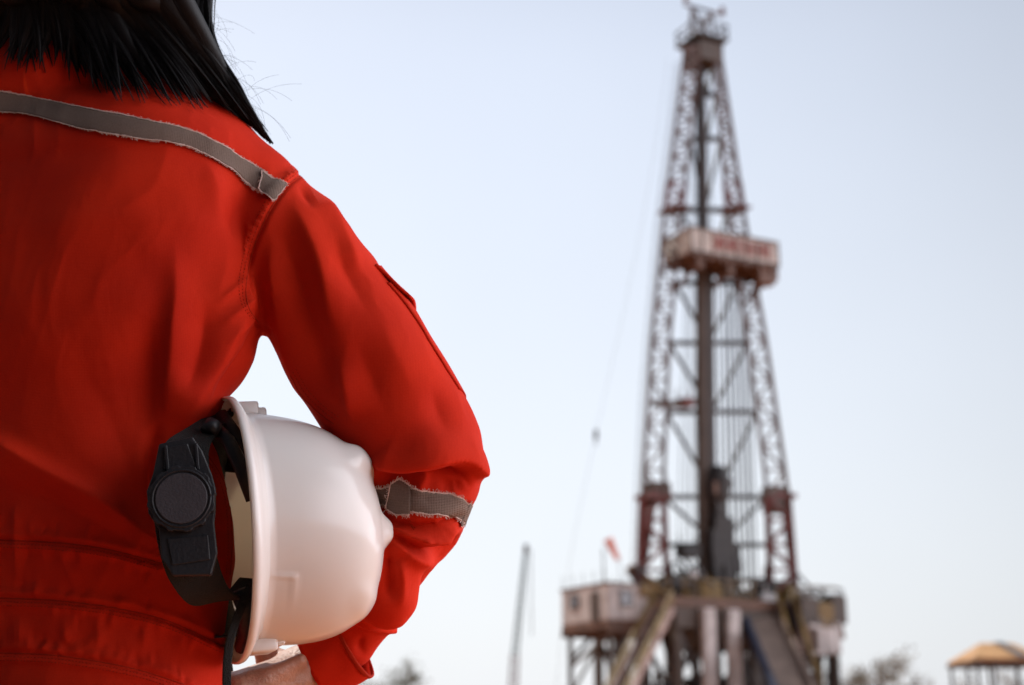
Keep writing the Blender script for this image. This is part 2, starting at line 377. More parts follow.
# --- mast legs: each is a lattice column with outer and inner chord, front and back
def xl(tab, y): return float(np.interp(y, [a for a, _ in tab], [b for _, b in tab]))
LO = [(20, 687), (60, 684), (229, 663), (343, 652), (488, 643), (600, 639)]; LI = [(20, 696), (60, 699), (229, 680), (343, 669), (488, 663), (600, 668)]
RI_ = [(20, 716), (60, 714), (229, 729), (343, 748), (488, 767), (600, 771)]; RO_ = [(20, 720), (60, 721), (229, 746), (343, 766), (488, 787), (600, 796)]
DEP = 2.0
def legm(O, I, name):
    root = MB(); low = MB(); mid_ = MB()
    ys = [600, 570, 545, 520, 497, 470, 446, 423, 401, 380, 360, 341, 322, 304, 287, 270, 254, 239, 224, 210, 196, 182, 169, 156, 144, 132, 120, 109, 98, 88, 78, 69, 60, 52, 46]
    def which(b): return (low, 1.5) if b >= 495 else ((mid_, 1.15) if 182 <= b < 210 else (None, 1))
    for (tab, wd) in ((O, .28), (I, .25)):
        for off in (0, DEP):
            for a, b in zip(ys[:-1], ys[1:]):
                root.beam(RP(xl(tab, a), a, off), RP(xl(tab, b), b, off), wd)
                m_, k = which(b)
                if m_: m_.beam(RP(xl(tab, a), a, off), RP(xl(tab, b), b, off), wd * k + .04)
    for i, (a, b) in enumerate(zip(ys[:-1], ys[1:])):
        m_, k = which(b); m_ = m_ or root
        w_1 = .155 * k
        for off in (0, DEP):
            p, q = (O, I) if i % 2 else (I, O)
            m_.beam(RP(xl(p, a), a, off), RP(xl(q, b), b, off), w_1); m_.beam(RP(xl(O, b), b, off), RP(xl(I, b), b, off), w_1 * .9)
        for tab in (O, I):
            m_.beam(RP(xl(tab, a), a, 0 if i % 2 else DEP), RP(xl(tab, b), b, DEP if i % 2 else 0), w_1 * .8)
            m_.beam(RP(xl(tab, b), b, 0), RP(xl(tab, b), b, DEP), w_1 * .8)
    o = root.build(name, M['rig_rose'], rig); low.build('leg_section', M['rig_red'], o); mid_.build('leg_section', M['rig_red'], o)
    for y, hh in ((497, .35), (210, .15)):
        gus = MB(); gus.box((RP(xl(O, y), y, 0) + RP(xl(I, y), y, DEP)) / 2, E1 * (RP(xl(O, y), y, 0) - RP(xl(I, y), y, 0)).length * 1.0, E2 * (DEP + .12), UP * hh); gus.build('joint_plate', M['rig_red' if y in (497, 210) else 'rig_brown'], o)
legm(LO, LI, 'mast_leg'); legm(RO_, RI_, 'mast_leg')
# --- girts between the legs (rear plane) and the diagonals
def inner(y): return xl(LI, y), xl(RI_, y)
girt = [600, 580, 545, 497, 412, 343, 283, 210, 139, 95, 62]
for y in girt:
    a, b = inner(y); q = MB(); q.beam(RP(a, y, DEP), RP(b, y, DEP), .30 if y > 250 else .34); q.build('girt', M['rig_grey'], rig)
for a, b in zip(girt[2:-1], girt[3:]):
    l1, r1 = inner(a); l2, r2 = inner(b); md = (l1 + r1) / 2; q = MB()
    q.beam(RP(md, a, DEP), RP(l2, b, DEP), .2); q.beam(RP(md, a, DEP), RP(r2, b, DEP), .2); q.build('diagonal_brace', M['rig_grey'], rig)
# --- crown
q = MB(); q.box((RP(702, 57, 0) + RP(702, 57, DEP)) / 2, E1 * 1.9, E2 * (DEP + .3), UP * 1.5); cb = q.build('crown_block', M['rig_brown'], rig)
for x in (694, 702, 709):
    q = MB(); c = RP(x, 50, DEP / 2); q.tube([c - E1 * .18, c + E1 * .18], .75, 20); q.build('sheave', M['rig_black'], cb)
q = MB(); ct = RP(702, 44, DEP / 2); hw, hd_ = 1.35, 1.4
for i in (-1, 1):
    for j in (-1, 1):
        for hz in (0, 1.1): pass
        q.beam(ct + E1 * i * hw + E2 * j * hd_, ct + E1 * i * hw + E2 * j * hd_ + UP * 1.3, .10)
for hz in (.55, 1.2):
    for i in (-1, 1):
        q.beam(ct + E1 * i * hw - E2 * hd_ + UP * hz, ct + E1 * i * hw + E2 * hd_ + UP * hz, .09); q.beam(ct + E2 * i * hd_ - E1 * hw + UP * hz, ct + E2 * i * hd_ + E1 * hw + UP * hz, .09)
for i in np.linspace(-1, 1, 5): q.beam(ct + E1 * i * hw - E2 * hd_, ct + E1 * i * hw - E2 * hd_ + UP * 1.2, .07)
q.box(ct, E1 * hw * 2.1, E2 * hd_ * 2.1, UP * .12); q.build('crown_railing', M['rig_grey'], rig)
q = MB()   # gin pole frame on the crown
a_, b_, c_, d_ = ct + E1 * -1.2, ct + E1 * 1.2, ct + E1 * -.8 + UP * 2.9, ct + E1 * 1.0 + UP * 2.9
for p, s_ in ((a_, c_), (b_, d_), (c_, d_), (a_, d_), (b_, c_), (ct + E2, c_), (ct + E2, d_)): q.beam(p, s_, .16)
q.beam(c_ - E1 * .7, d_ + E1 * 1.1, .16); q.build('gin_pole', M['rig_rose'], rig)
for p in (c_ - E1 * .5 + UP * .35, d_ + E1 * 1.0 + UP * .1): q = MB(); q.tube([p, p + UP * .55], [.22, .15], 8); q.build('beacon', M['rig_red'], rig)
q = MB(); ladp = [RP(xl(LO, y) - 5, y, DEP) for y in (600, 400, 229, 60)]
for off in (0, .45): q.tube([p - E1 * off * 0 + E2 * off for p in ladp], .025, 5)
for i in range(55):
    y = 600 - 540 * i / 55; p = RP(xl(LO, y) - 5, y, DEP); q.beam(p, p + E2 * .45, .02)
q.build('ladder', M['rig_brown'], rig)
# --- monkey board platform with the lettered wind wall
P0 = RP(690, 226, -1.6); zb = RP(690, 251, -1.6).z; hgt = P0.z - zb
wR = (RP(777, 236, -1.6) - P0).dot(E1); wL = 3.3
mk = empty('monkey_board', (0, 0, 0)); mk.parent = rig
q = MB(); c0 = Vector((P0.x, P0.y, zb + hgt / 2))
q.box(c0 + E1 * wR / 2, E1 * wR, E2 * .08, UP * hgt); front = q.build('wind_wall', M['rig_cream'], rig)
bpy.data.objects.remove(mk)
q = MB(); q.box(c0 + E2 * wL / 2 - E1 * .04, E1 * .08, E2 * wL, UP * hgt * .98); q.build('wind_wall', M['rig_cream'], rig)
q = MB(); q.box(c0 + E1 * (wR + .04) + E2 * wL / 2, E1 * .08, E2 * wL, UP * hgt * .98); q.build('wind_wall', M['rig_cream'], rig)
q = MB(); q.box(c0 + E1 * wR * .22 + E2 * (wL - .04), E1 * wR * .44, E2 * .08, UP * hgt * .9); q.build('wind_wall', M['rig_cream'], rig)
q = MB()
for i in range(9): q.box(c0 + E1 * (wR * i / 8) - E2 * .07, E1 * .09, E2 * .06, UP * hgt)
q.box(c0 + E1 * wR / 2 - E2 * .07 + UP * hgt * .48, E1 * wR, E2 * .09, UP * .10); q.box(c0 + E1 * wR / 2 - E2 * .07 - UP * hgt * .48, E1 * wR, E2 * .09, UP * .12)
q.build('wall_frame', M['rig_brown'], front)
q = MB(); q.box(c0 - UP * (hgt / 2 + .12) + E1 * wR / 2 + E2 * wL * .5, E1 * wR * 1.0, E2 * wL, UP * .2)
for i in range(7): q.beam(c0 - UP * (hgt / 2 + .35) + E1 * (wR * (i + .5) / 7) - E2 * .0, c0 - UP * (hgt / 2 + .35) + E1 * (wR * (i + .5) / 7) + E2 * wL, .14, .3)
q.build('platform_floor', M['rig_rust'], rig)
q = MB(); zb_ = -hgt / 2
for i, (f, dz) in enumerate(((.12, 1.1), (.46, 1.3), (.88, 1.5), (.97, 1.0))):
    p = c0 + E1 * wR * f + UP * (zb_ - .3); q.box(p - UP * dz * .3 + E2 * .6, E1 * (.5 if i != 2 else 1.3), E2 * .9, UP * dz * .75)
    q.beam(p + E2 * .2, p + E2 * (wL - .3) - UP * dz * 1.2, .2)
q.build('platform_bracket', M['rig_rust'], rig)
# unreadable faded red lettering along the wall: strokes of twelve characters
q = MB(); r_ = random.Random(5); x0_ = wR * .25; chw = wR * .69 / 12
for c in range(12):
    h_ = hgt * (.50 if c else .62); bx = x0_ + c * chw; w1 = chw * .62; by = -h_ / 2 + .05
    def st(x1, z1, x2, z2, th=.14): q.beam(c0 + E1 * (bx + x1 * w1) + UP * (by + z1 * h_) - E2 * .06, c0 + E1 * (bx + x2 * w1) + UP * (by + z2 * h_) - E2 * .06, .05, th, up=E2.cross(Vector((0, 0, 1))) if False else E2)
    pat = r_.choice(['I', 'H', 'N', 'A', 'U', 'E'])
    st(0, 0, 0, 1) 
    if pat in 'HNUA': st(1, 0, 1, 1)
    if pat == 'N': st(0, 1, 1, 0)
    if pat in 'HAE': st(0, .5, 1, .5)
    if pat in 'AE': st(0, 1, 1, 1)
    if pat in 'EU': st(0, 0, 1, 0)
lt = q.build('red_lettering', M['letter'], front)
# --- centre: drill pipe standing in the mast, top drive, cables
for x1, x2, r_0, mt in ((701, 703.5, .40, 'rig_brown'), (708, 711.5, .42, 'rig_grey')):
    q = MB(); q.tube([RP(x2, 600, .7), RP(x1 - .5, 262, .7)], r_0, 12); q.build('pipe_stand', M[mt], rig)
q = MB(); q.tube([RP(704, 262, .8), RP(700, 66, .8)], [.42, .32], 10); q.build('guide_rail', M['rig_grey'], rig)
for i, (x1, x2) in enumerate(((741, 733), (747, 737), (752, 741), (757, 746), (728, 724), (722, 717), (735, 728))):
    q = MB(); q.tube([RP(x1, 596, 1.3), RP(x2, 268, 1.3)], .07 if i % 2 else .09, 6); q.build('drill_pipe', M['rig_grey'], rig)
for i, (x1, x2, y2) in enumerate(((684, 693, 64), (688, 697, 64), (712, 706, 66), (718, 709, 66), (676, 688, 230), (694, 698, 66))):
    q = MB(); q.tube([RP(x1, 596, .9), RP(x2, y2, .9)], .035, 5); q.build('cable', M['rig_black'], rig)
q = MB()
r_ = random.Random(2)
q.tube([RP(717, 466, .3), RP(718, 480, .3), RP(717, 496, .3), RP(716, 512, .3)], [.45, .95, .85, .5], 12)
q.box(RP(717, 489, .3), E1 * 1.3, E2 * 1.2, UP * 1.5)
td = q.build('travelling_block', M['rig_black'], rig, bevel=.1)
q = MB(); q.box(RP(717, 488, -.4), E1 * .55, E2 * .1, UP * .8); q.build('block_badge', M['rig_rust'], td)
q = MB()
for y, w1, x in ((510, 1.0, 716), (525, 1.5, 718), (538, 1.9, 719), (552, 2.2, 721), (566, 2.4, 722), (580, 1.8, 720), (592, 1.3, 719)):
    q.box(RP(x + r_.uniform(-1, 1), y, .3), E1 * w1, E2 * 1.3, UP * 1.0)
q.tube([RP(716, 500, .3), RP(715, 604, .3)], .35, 10); q.tube([RP(726, 520, .3), RP(731, 548, 0), RP(728, 590, 0)], .22, 8)
q.build('top_drive', M['rig_black'], rig, bevel=.12)
q = MB(); q.tube([RP(724, 520, 0), RP(735, 560, -.3), RP(738, 600, -.3), RP(748, 612, -.3)], .12, 8); q.build('mud_hose', M['rig_black'], rig, True)
# small finger platforms and dark gear inside the mast
for x, y, w1, h1, m_ in ((684, 403, 1.0, .5, 'rig_red'), (688, 552, 1.3, .8, 'rig_black'), (776, 500, 1.6, 1.8, 'rig_brown'), (657, 492, 1.5, 1.2, 'rig_brown'), (666, 404, 1.6, .25, 'rig_brown')):
    q = MB(); q.box(RP(x, y, .6), E1 * w1, E2 * 1.2, UP * h1); q.beam(RP(x, y, .6) - E1 * w1 / 2 + UP * h1 / 2, RP(x, y, .6) - E1 * w1 / 2 + UP * (h1 / 2 + .8), .07); q.beam(RP(x, y, .6) + E1 * w1 / 2 + UP * h1 / 2, RP(x, y, .6) + E1 * w1 / 2 + UP * (h1 / 2 + .8), .07)
    q.build('mast_fitting', M[m_], rig, bevel=.05)
# --- A-frame feet of the mast
for xa, xb in ((636, 652), (798, 784)):
    q = MB(); q.beam(RP(xa, 610, 3.5), RP(xb, 497, 1.2), .5); q.build('raising_leg', M['rig_red'], rig)
q = MB(); q.beam(RP(630, 566, .5), RP(644, 590, .5), .5); q.beam(RP(628, 572, .5), RP(655, 590, .5), .3); q.build('winch_arm', M['rig_rust'], rig)
# --- drill floor and what carries it
fl0 = RP(640, 606).dot(E1); fl1 = RP(806, 606).dot(E1)
FW = fl1 - fl0; FC = E1 * (fl0 + fl1) / 2; FD = 11.0
q = MB(); q.box(FC + E2 * (FD / 2 - 3.5) + UP * (FLZ - .35), E1 * FW, E2 * FD, UP * .7)
fl = q.build('drill_floor', M['rig_rust'], rig, bevel=.05)
q = MB(); q.box(FC - E2 * 3.6 + UP * (FLZ - 1.35), E1 * FW * .96, E2 * .3, UP * 1.2); q.box(FC + E2 * (FD - 3.6) + UP * (FLZ - 1.35), E1 * FW * .96, E2 * .3, UP * 1.2)
for f in (-.46, -.2, .08, .46): q.box(FC + E1 * FW * f + E2 * (FD / 2 - 3.5) + UP * (FLZ - 1.3), E1 * .3, E2 * FD, UP * 1.1)
q.build('floor_girder', M['rig_brown'], rig, bevel=.03)
for i, f in enumerate((-.45, -.32, -.18, -.02, .14, .28, .45)):
    for dd_ in (-3.2, 6.5):
        wide = .85 if i in (1, 2) else .5
        q = MB(); hz_ = FLZ - (.72 if i in (1, 2) and dd_ < 0 else 1.9); p = FC + E1 * FW * f + E2 * (dd_ - (.85 if hz_ > FLZ - 1 else 0)); q.box(p + UP * hz_ / 2, E1 * wide, E2 * .5, UP * hz_); q.build('floor_column', M['rig_white' if i in (1, 2) and dd_ < 0 else 'rig_brown'], rig, bevel=.03)
for i, (f1, f2) in enumerate(((-.45, -.18), (-.18, .14), (.14, .45))):
    for dd_ in (-3.2, 6.5):
        q = MB(); q.beam(FC + E1 * FW * f1 + E2 * dd_ + UP * .4, FC + E1 * FW * f2 + E2 * dd_ + UP * (FLZ - 2), .3); q.beam(FC + E1 * FW * f2 + E2 * dd_ + UP * .4, FC + E1 * FW * f1 + E2 * dd_ + UP * (FLZ - 2), .3); q.build('cross_brace', M['rig_grey'], rig)
# machinery below and on the floor
r_ = random.Random(11)
for i in range(30):
    f = r_.uniform(-.42, .42); h_ = r_.uniform(1.2, 4.2); w1 = r_.uniform(.8, 2.4)
    p = FC + E1 * FW * f + E2 * r_.uniform(-1.5, 5) + UP * (h_ / 2 + (0 if i % 2 else 1.8)); q = MB(); q.box(p, E1 * w1, E2 * w1, UP * h_)
    if i % 3 == 0: q.tube([p - E1 * w1, p + E1 * w1], .45, 12)
    if i % 2 == 0:
        for s1 in (-1, 1): q.beam(p + E1 * s1 * w1 * .4 - UP * h_ / 2, Vector((p.x, p.y, 0)) + E1 * s1 * w1 * .4, .2)
    q.build('machinery', M[r_.choice(['rig_black', 'rig_brown', 'rig_black', 'rig_grey'])], rig, bevel=.08)
q = MB(); c = RP(722, 636, -2.6); q.tube([c - E1 * 2.6, c + E1 * 1.6], 1.05, 20); q.build('pressure_tank', M['rig_brown'], rig, True, bevel=.1)
for (x, y, w1, h1, m_, off) in ((674, 598, 3.0, 2.0, 'rig_brown', 1), (693, 603, 1.6, 1.2, 'rig_yellow', -1), (707, 600, 1.6, 1.9, 'rig_yellow', -1.5), (733, 604, 1.3, 1.0, 'rig_brown', 0), (761, 603, 1.3, 1.8, 'rig_black', 0), (779, 604, 2.2, 2.2, 'rig_brown', 1), (792, 612, 2.0, 2.4, 'rig_yellow', 0)):
    q = MB(); c = RP(x, y, off); q.box(c, E1 * w1, E2 * w1 * .8, UP * h1)
    q.tube([c + UP * h1 * .4 - E1 * w1 * .35, c + UP * h1 * .4 + E1 * w1 * .35], h1 * .33, 14); q.build('floor_equipment', M[m_], rig, bevel=.1)
def railing(p, q_, h=1.1, name='handrail', mat='rig_yellow', n=None, r0=.05):
    L_ = (q_ - p).length; n = n or max(2, int(L_ / 1.5)); b = MB()
    for i in range(n + 1): b.beam(p.lerp(q_, i / n), p.lerp(q_, i / n) + UP * h, r0 * 1.6)
    for z in (h, h * .55, .12): b.beam(p + UP * z, q_ + UP * z, r0 * 1.6)
    return b.build(name, M[mat], rig)
fe = FC - E2 * 3.5 + UP * FLZ
railing(fe - E1 * FW * .42, fe - E1 * FW * .02); railing(fe + E1 * FW * .30, fe + E1 * FW * .5); railing(fe - E1 * FW * .5, fe - E1 * FW * .5 + E2 * FD); railing(fe + E1 * FW * .5, fe + E1 * FW * .5 + E2 * FD)
r_ = random.Random(31)
for i in range(34):      # pipes, posts, lamps and hoses crowding the floor
    x = r_.uniform(640, 800); p = RP(x, 606, r_.uniform(-3, 3)); p.z = FLZ; h_ = r_.uniform(.8, 3.0); q = MB()
    k = i % 4
    if k == 0: q.beam(p, p + UP * h_, .12); q.box(p + UP * h_, E1 * .5, E2 * .3, UP * .35); nm = 'floor_lamp'
    elif k == 1: q.tube([p, p + UP * h_ * .7, p + UP * h_ * .8 + E1 * .5, p + E1 * r_.uniform(1, 2.5) + UP * h_ * .5], .13, 8); nm = 'pipework'
    elif k == 2: q.tube([p + UP * h_, p + UP * h_ * .4 + E1 * r_.uniform(.5, 2), p + E1 * r_.uniform(1, 3) + UP * .2], .09, 6); nm = 'hose'
    else: q.box(p + UP * h_ * .3, E1 * r_.uniform(.5, 1.4), E2 * .8, UP * h_ * .6); q.beam(p, p + UP * h_ * 1.1, .15); nm = 'control_box'
    q.build(nm, M[r_.choice(['rig_black', 'rig_grey', 'rig_brown', 'rig_yellow', 'rig_white'])], rig)
for i in range(22):      # frames and pipes under the floor
    x = r_.uniform(645, 800); p = RP(x, 620, r_.uniform(-2, 5)); q = MB(); z1, z2 = r_.uniform(0, 4), r_.uniform(2, FLZ - 1.5)
    q.beam(Vector((p.x, p.y, z1)), Vector((p.x, p.y, z2)) + E1 * r_.uniform(-4, 4), r_.uniform(.15, .4)); q.build('frame_beam', M[r_.choice(['rig_black', 'rig_grey', 'rig_brown', 'rig_pinkw'])], rig)
# --- cabin on the left (doghouse)
def cabin(pxc, pyt, pyb, pxl, pxr, off, wl, label, mat, windows):
    P = RP(pxc, pyt, off); zb1 = RP(pxc, pyb, off).z; wr = (RP(pxr, pyt, off) - P).dot(E1); h = P.z - zb1; c = Vector((P.x, P.y, zb1 + h / 2))
    b = MB(); b.box(c + E1 * wr / 2 + E2 * wl / 2, E1 * wr, E2 * wl, UP * h); o = b.build(label, M[mat], rig, bevel=.04)
    b = MB(); b.box(c + E1 * wr / 2 + E2 * wl / 2 + UP * (h / 2 + .04), E1 * (wr + .2), E2 * (wl + .2), UP * .1); b.build('cabin_roof', M['rig_brown'], o)
    b = MB()
    for i in range(int(wl / .5)): b.box(c - E1 * .02 + E2 * (.25 + i * .5), E1 * .05, E2 * .12, UP * h * .94)
    for i in range(int(wr / .5)): b.box(c - E2 * .02 + E1 * (.25 + i * .5), E1 * .12, E2 * .05, UP * h * .94)
    b.build('wall_ribs', M[mat], o)
    b = MB(); b.box(c + E1 * wr / 2 + E2 * wl / 2 - UP * (h / 2 + .25), E1 * wr, E2 * wl, UP * .45)
    for i in range(6): b.beam(c + E2 * (wl * i / 5) - UP * (h / 2 + .6), c + E2 * (wl * i / 5) + E1 * wr - UP * (h / 2 + .6), .2, .4)
    b.build('cabin_base', M['rig_rust'], o)
    for side, u, z, ww, hh in windows:
        b = MB(); ax_ = E2 if side == 'L' else E1; nn = -E1 if side == 'L' else -E2; p = c + ax_ * u + UP * z + nn * .06
        b.box(p, ax_ * ww, nn * .06, UP * hh); fr = b.build('window' if hh < 1.6 else 'door', M['glass'] if hh < 1.6 else M['rig_brown'], o)
        b = MB()
        for s1 in (-1, 1): b.beam(p + ax_ * s1 * ww / 2 - UP * hh / 2 + nn * .02, p + ax_ * s1 * ww / 2 + UP * hh / 2 + nn * .02, .09); b.beam(p - ax_ * ww / 2 + UP * s1 * hh / 2 + nn * .02, p + ax_ * ww / 2 + UP * s1 * hh / 2 + nn * .02, .09)
        b.build('frame', M['rig_brown'], fr)
    return c, wr, h
c, wr, h = cabin(607, 583, 619, 564, 648, -2.5, 5.8, 'driller_cabin', 'rig_white', (('L', 1.4, -.25, .8, 1.7), ('L', 4.0, .25, 1.1, .8), ('R', 1.3, .2, .9, .9)))
q = MB()
for u in np.linspace(.3, 5.6, 5):
    for v in (0, wr): q.beam(c + E2 * u + E1 * v + UP * (h / 2), c + E2 * u + E1 * v + UP * (h / 2 + .9), .05)
q.tube([c + UP * h / 2 + E2 * .4, c + UP * (h / 2 + 2.2) + E2 * .4], .05, 6); q.build('roof_posts', M['rig_grey'], rig)
for u in (.5, 5.4):
    for v in (.4, wr - .4):
        p = c + E2 * u + E1 * v - UP * (h / 2 + .4); q = MB(); q.beam(p, Vector((p.x, p.y, 0)), .32); q.build('cabin_post', M['rig_brown'], rig)
for u in (.5, 5.4):
    p = c + E2 * u + E1 * .4 - UP * (h / 2 + .6); q = MB(); q.beam(p - UP * 1.6, p + E1 * 1.7, .22); q.beam(p - UP * 3.8, p + E1 * (wr - .8) - UP * .4, .18); q.build('knee_brace', M['rig_brown'], rig)
q = MB(); p = c + E2 * 5.4 + E1 * .4 - UP * (h / 2 + .6); q.beam(p - UP * 2, p + E2 * -4.8 - UP * .4, .2); q.build('knee_brace', M['rig_brown'], rig)
# --- tool platform on the right
c, wr, h = cabin(800, 601, 625, 790, 842, -3.9, 4.5, 'tool_house', 'rig_brown', (('R', 1.0, 0, .8, .8),))
for u in (.4, 4.1):
    for v in (1.6, wr - .5):
        p = c + E2 * u + E1 * v - UP * (h / 2 + .4); q = MB(); q.beam(p, Vector((p.x, p.y, 0)), .4); q.build('platform_post', M['rig_brown'], rig)
for (x, y, w1, h1, m_) in ((806, 612, 1.5, 1.7, 'rig_brown'), (822, 616, 1.6, 1.6, 'rig_yellow'), (812, 636, 1.3, 2.4, 'rig_white'), (829, 637, 1.2, 2.2, 'rig_white'), (835, 610, 1.2, 1.8, 'rig_brown'), (804, 640, 1.8, 1.6, 'rig_rust')):
    q = MB(); cc = RP(x, y, -4.4); q.box(cc, E1 * w1, E2 * 1.0, UP * h1); q.tube([cc - UP * h1 * .5, cc + UP * h1 * .55], w1 * .3, 10); q.build('tank' if m_ == 'rig_white' else 'floor_equipment', M[m_], rig, bevel=.08)
railing(c + UP * h / 2 - E2 * .1, c + UP * h / 2 - E2 * .1 + E1 * wr, h=.9, mat='rig_grey')
# --- stairs: come down to the left towards the camera
def flight(p, q_, wid, name, steps, side_mat, rail=True):
    d_ = (q_ - p); fl_ = Vector((d_.x, d_.y, 0)).normalized(); sd_ = fl_.cross(UP)
    b = MB()
    for s1 in (-1, 1): b.beam(p + sd_ * s1 * wid / 2, q_ + sd_ * s1 * wid / 2, .10, .42)
    o = b.build(name, M[side_mat], rig)
    b = MB()
    for i in range(steps): b.box(p.lerp(q_, (i + .5) / steps), fl_ * .28, sd_ * wid, UP * .05)
    b.build('steps', M['rig_grey'], o)
    for s1 in (-1, 1):
        b = MB(); a1 = p + sd_ * s1 * wid / 2; a2 = q_ + sd_ * s1 * wid / 2
        for z in (1.05, .6): b.beam(a1 + UP * z, a2 + UP * z, .10)
        for i in range(9): b.beam(a1.lerp(a2, i / 8), a1.lerp(a2, i / 8) + UP * 1.05, .08)
        b.build('stair_handrail', M['rig_yellow'], o)
st = RP(664, 608, -3.4); sb = RP(590, 700, -8); sb.z = 0
flight(st, sb, 1.3, 'staircase', 34, 'rig_pinkw')
# --- pipe slide and catwalk
a1, a2 = RP(762, 618, -3.6), RP(810, 706, -12); a2.z = 1.2
d_ = a2 - a1; fl_ = Vector((d_.x, d_.y, 0)).normalized(); sd_ = fl_.cross(UP)
if sd_.x > 0: sd_ = -sd_
q = MB(); q.beam(a1, a2, 2.1, .25); sl = q.build('pipe_slide', M['rig_tan'], rig, bevel=.03)
q = MB(); q.beam(a1 + sd_ * 1.2 + UP * .1, a2 + sd_ * 1.2 + UP * .1, .3, .7); q.build('slide_edge', M['rig_blue'], sl)
q = MB(); q.beam(a1 - sd_ * 1.15 + UP * .1, a2 - sd_ * 1.15 + UP * .1, .25, .7); q.build('slide_edge', M['rig_tan'], sl)
b1 = RP(785, 604, -3.6); b2 = RP(826, 700, -11); b2.z = .4; flight(b1, b2, 1.0, 'staircase', 32, 'rig_tan')

# ------------------------------------------------------------------ guy line with pulley
gl = empty('guy_line', W(655, 190, 99)); props(gl, 'thin line slanting down left of the mast with a small hanging pulley block', 'guy line')
g0 = gl.location
cpts = [W(668, 60, 101), W(650, 180, 99), (W(626, 300, 94)), W(596, 434, 88), W(570, 560, 82), W(556, 690, 76)]
C = catmull([tuple(p - g0) for p in cpts], 8); q = MB(); q.tube([Vector(c) for c in C], .011, 5); q.build('cable', M['rig_grey'], gl)
q = MB(); p = W(596, 434, 88) - g0; q.tube([p + UP * .35, p + UP * .15, p - UP * .25, p - UP * .38], [.05, .13, .15, .05], 10); q.beam(p - UP * .4, p - UP * .75, .07); q.build('pulley_block', M['rig_black'], gl, True)
# ------------------------------------------------------------------ windsock on its pole
ws = empty('windsock', RP(611, 600, -3.0) * 1 + RO); base = RP(620, 600, -3.2) + RO; wsb = Vector((base.x, base.y, 0)); ws.location = wsb
props(ws, 'small faded red windsock flying above the white cabin on the rig', 'windsock')
p0 = W(617, 560, base.y) - wsb
q = MB(); q.tube([Vector((0, 0, 0)), p0 + Vector((.15, 0, .3))], [.05, .02], 8); q.build('pole', M['rig_grey'], ws)
M['sock'] = simple('faded_red_cloth', (.60, .26, .22), .8, scale=2)
a_ = W(618, 560, base.y) - wsb; b_ = W(608, 539, base.y) - wsb
q = MB(); q.tube([b_, b_.lerp(a_, .4), a_], [.30, .24, .13], 14, caps=False); q.build('sock', M['sock'], ws, True)
# ------------------------------------------------------------------ crane boom far off
def boom():
    base = W(511, 760, 150); base.z = 0; top_ = W(526, 549, 150); kn = W(515, 655, 150)
    o = empty('crane', base); props(o, 'thin grey crane boom with a red lower section far off left of the rig', 'crane')
    def lat(a, b, w0, w1, name, mat, n):
        q = MB(); d_ = (b - a).normalized(); x = d_.cross(Vector((0, 1, 0))).normalized(); y = d_.cross(x); cs = [(-1, -1), (1, -1), (1, 1), (-1, 1)]
        for i, j in cs: q.beam(a + (x * i + y * j) * w0 / 2, b + (x * i + y * j) * w1 / 2, .13)
        for k in range(n):
            t0, t1 = k / n, (k + 1) / n; wa_ = w0 + (w1 - w0) * t0; wb = w0 + (w1 - w0) * t1
            for m_ in range(4):
                c1, c2 = cs[m_], cs[(m_ + 1) % 4]
                q.beam(a.lerp(b, t0) + (x * c1[0] + y * c1[1]) * wa_ / 2, a.lerp(b, t1) + (x * c2[0] + y * c2[1]) * wb / 2, .11)
        return q.build(name, M[mat], o)
    lat(Vector((0, 0, 1.5)), kn - base, 1.0, .8, 'boom', 'rig_red', 12); lat(kn - base, top_ - base, .62, .32, 'boom', 'boomgrey', 16)
    q = MB(); q.box(Vector((0, 0, 1.1)), Vector((3.0, 0, 0)), Vector((0, 6, 0)), Vector((0, 0, 2.0))); q.build('cab', M['rig_rust'], o, bevel=.1)
    q = MB(); t_ = top_ - base; q.tube([t_ - Vector((.25, 0, 0)), t_ + Vector((.25, 0, 0))], .5, 14); q.build('boom_head', M['rig_grey'], o)
    q = MB(); q.tube([t_ + Vector((.5, 0, 0)), t_ + Vector((.55, 0, -9))], .05, 5); q.build('hoist_rope', M['rig_grey'], o)
M['boomgrey'] = steel('blue_grey_paint', (.05, .105, .12)); boom()
# ------------------------------------------------------------------ canopy on the right
cn0 = W(987, 700, 62); cn0.z = 0
cn = empty('canopy', cn0); props(cn, 'open shelter with a tan pitched roof on thin posts at the far right', 'shelter')
M['tan_tin'] = steel('tan_tin_roof', (.46, .26, .115)); M['greyroof'] = steel('grey_roof_patch', (.10, .10, .11))
el = W(961, 660, 62) - cn0; er = W(1032, 660, 62) - cn0; rl = W(980, 643, 62) - cn0; rr_ = W(1012, 642, 62) - cn0
ze = el.z; zr = rl.z; d1, d2 = -1.9, 1.9
ev = [Vector((el.x, d1, ze)), Vector((er.x, d1, ze)), Vector((er.x, d2, ze)), Vector((el.x, d2, ze)), Vector((rl.x, 0, zr)), Vector((rr_.x, 0, zr))]
V1 = ev + [v - Vector((0, 0, .08)) for v in ev]
F1 = [(0, 1, 5, 4), (2, 3, 4, 5), (3, 0, 4), (1, 2, 5), (7, 6, 10, 11), (9, 8, 11, 10), (6, 9, 10), (8, 7, 11), (0, 6, 7, 1), (1, 7, 8, 2), (2, 8, 9, 3), (3, 9, 6, 0)]
mesh_obj('roof', V1, F1, M['tan_tin'], cn)
q = MB(); u0 = .62; 
pa = ev[0].lerp(ev[1], .60); pb = ev[0].lerp(ev[1], .76); pc = ev[4].lerp(ev[5], .70); pd = ev[4].lerp(ev[5], .45); o4 = Vector((0, -.03, .05))
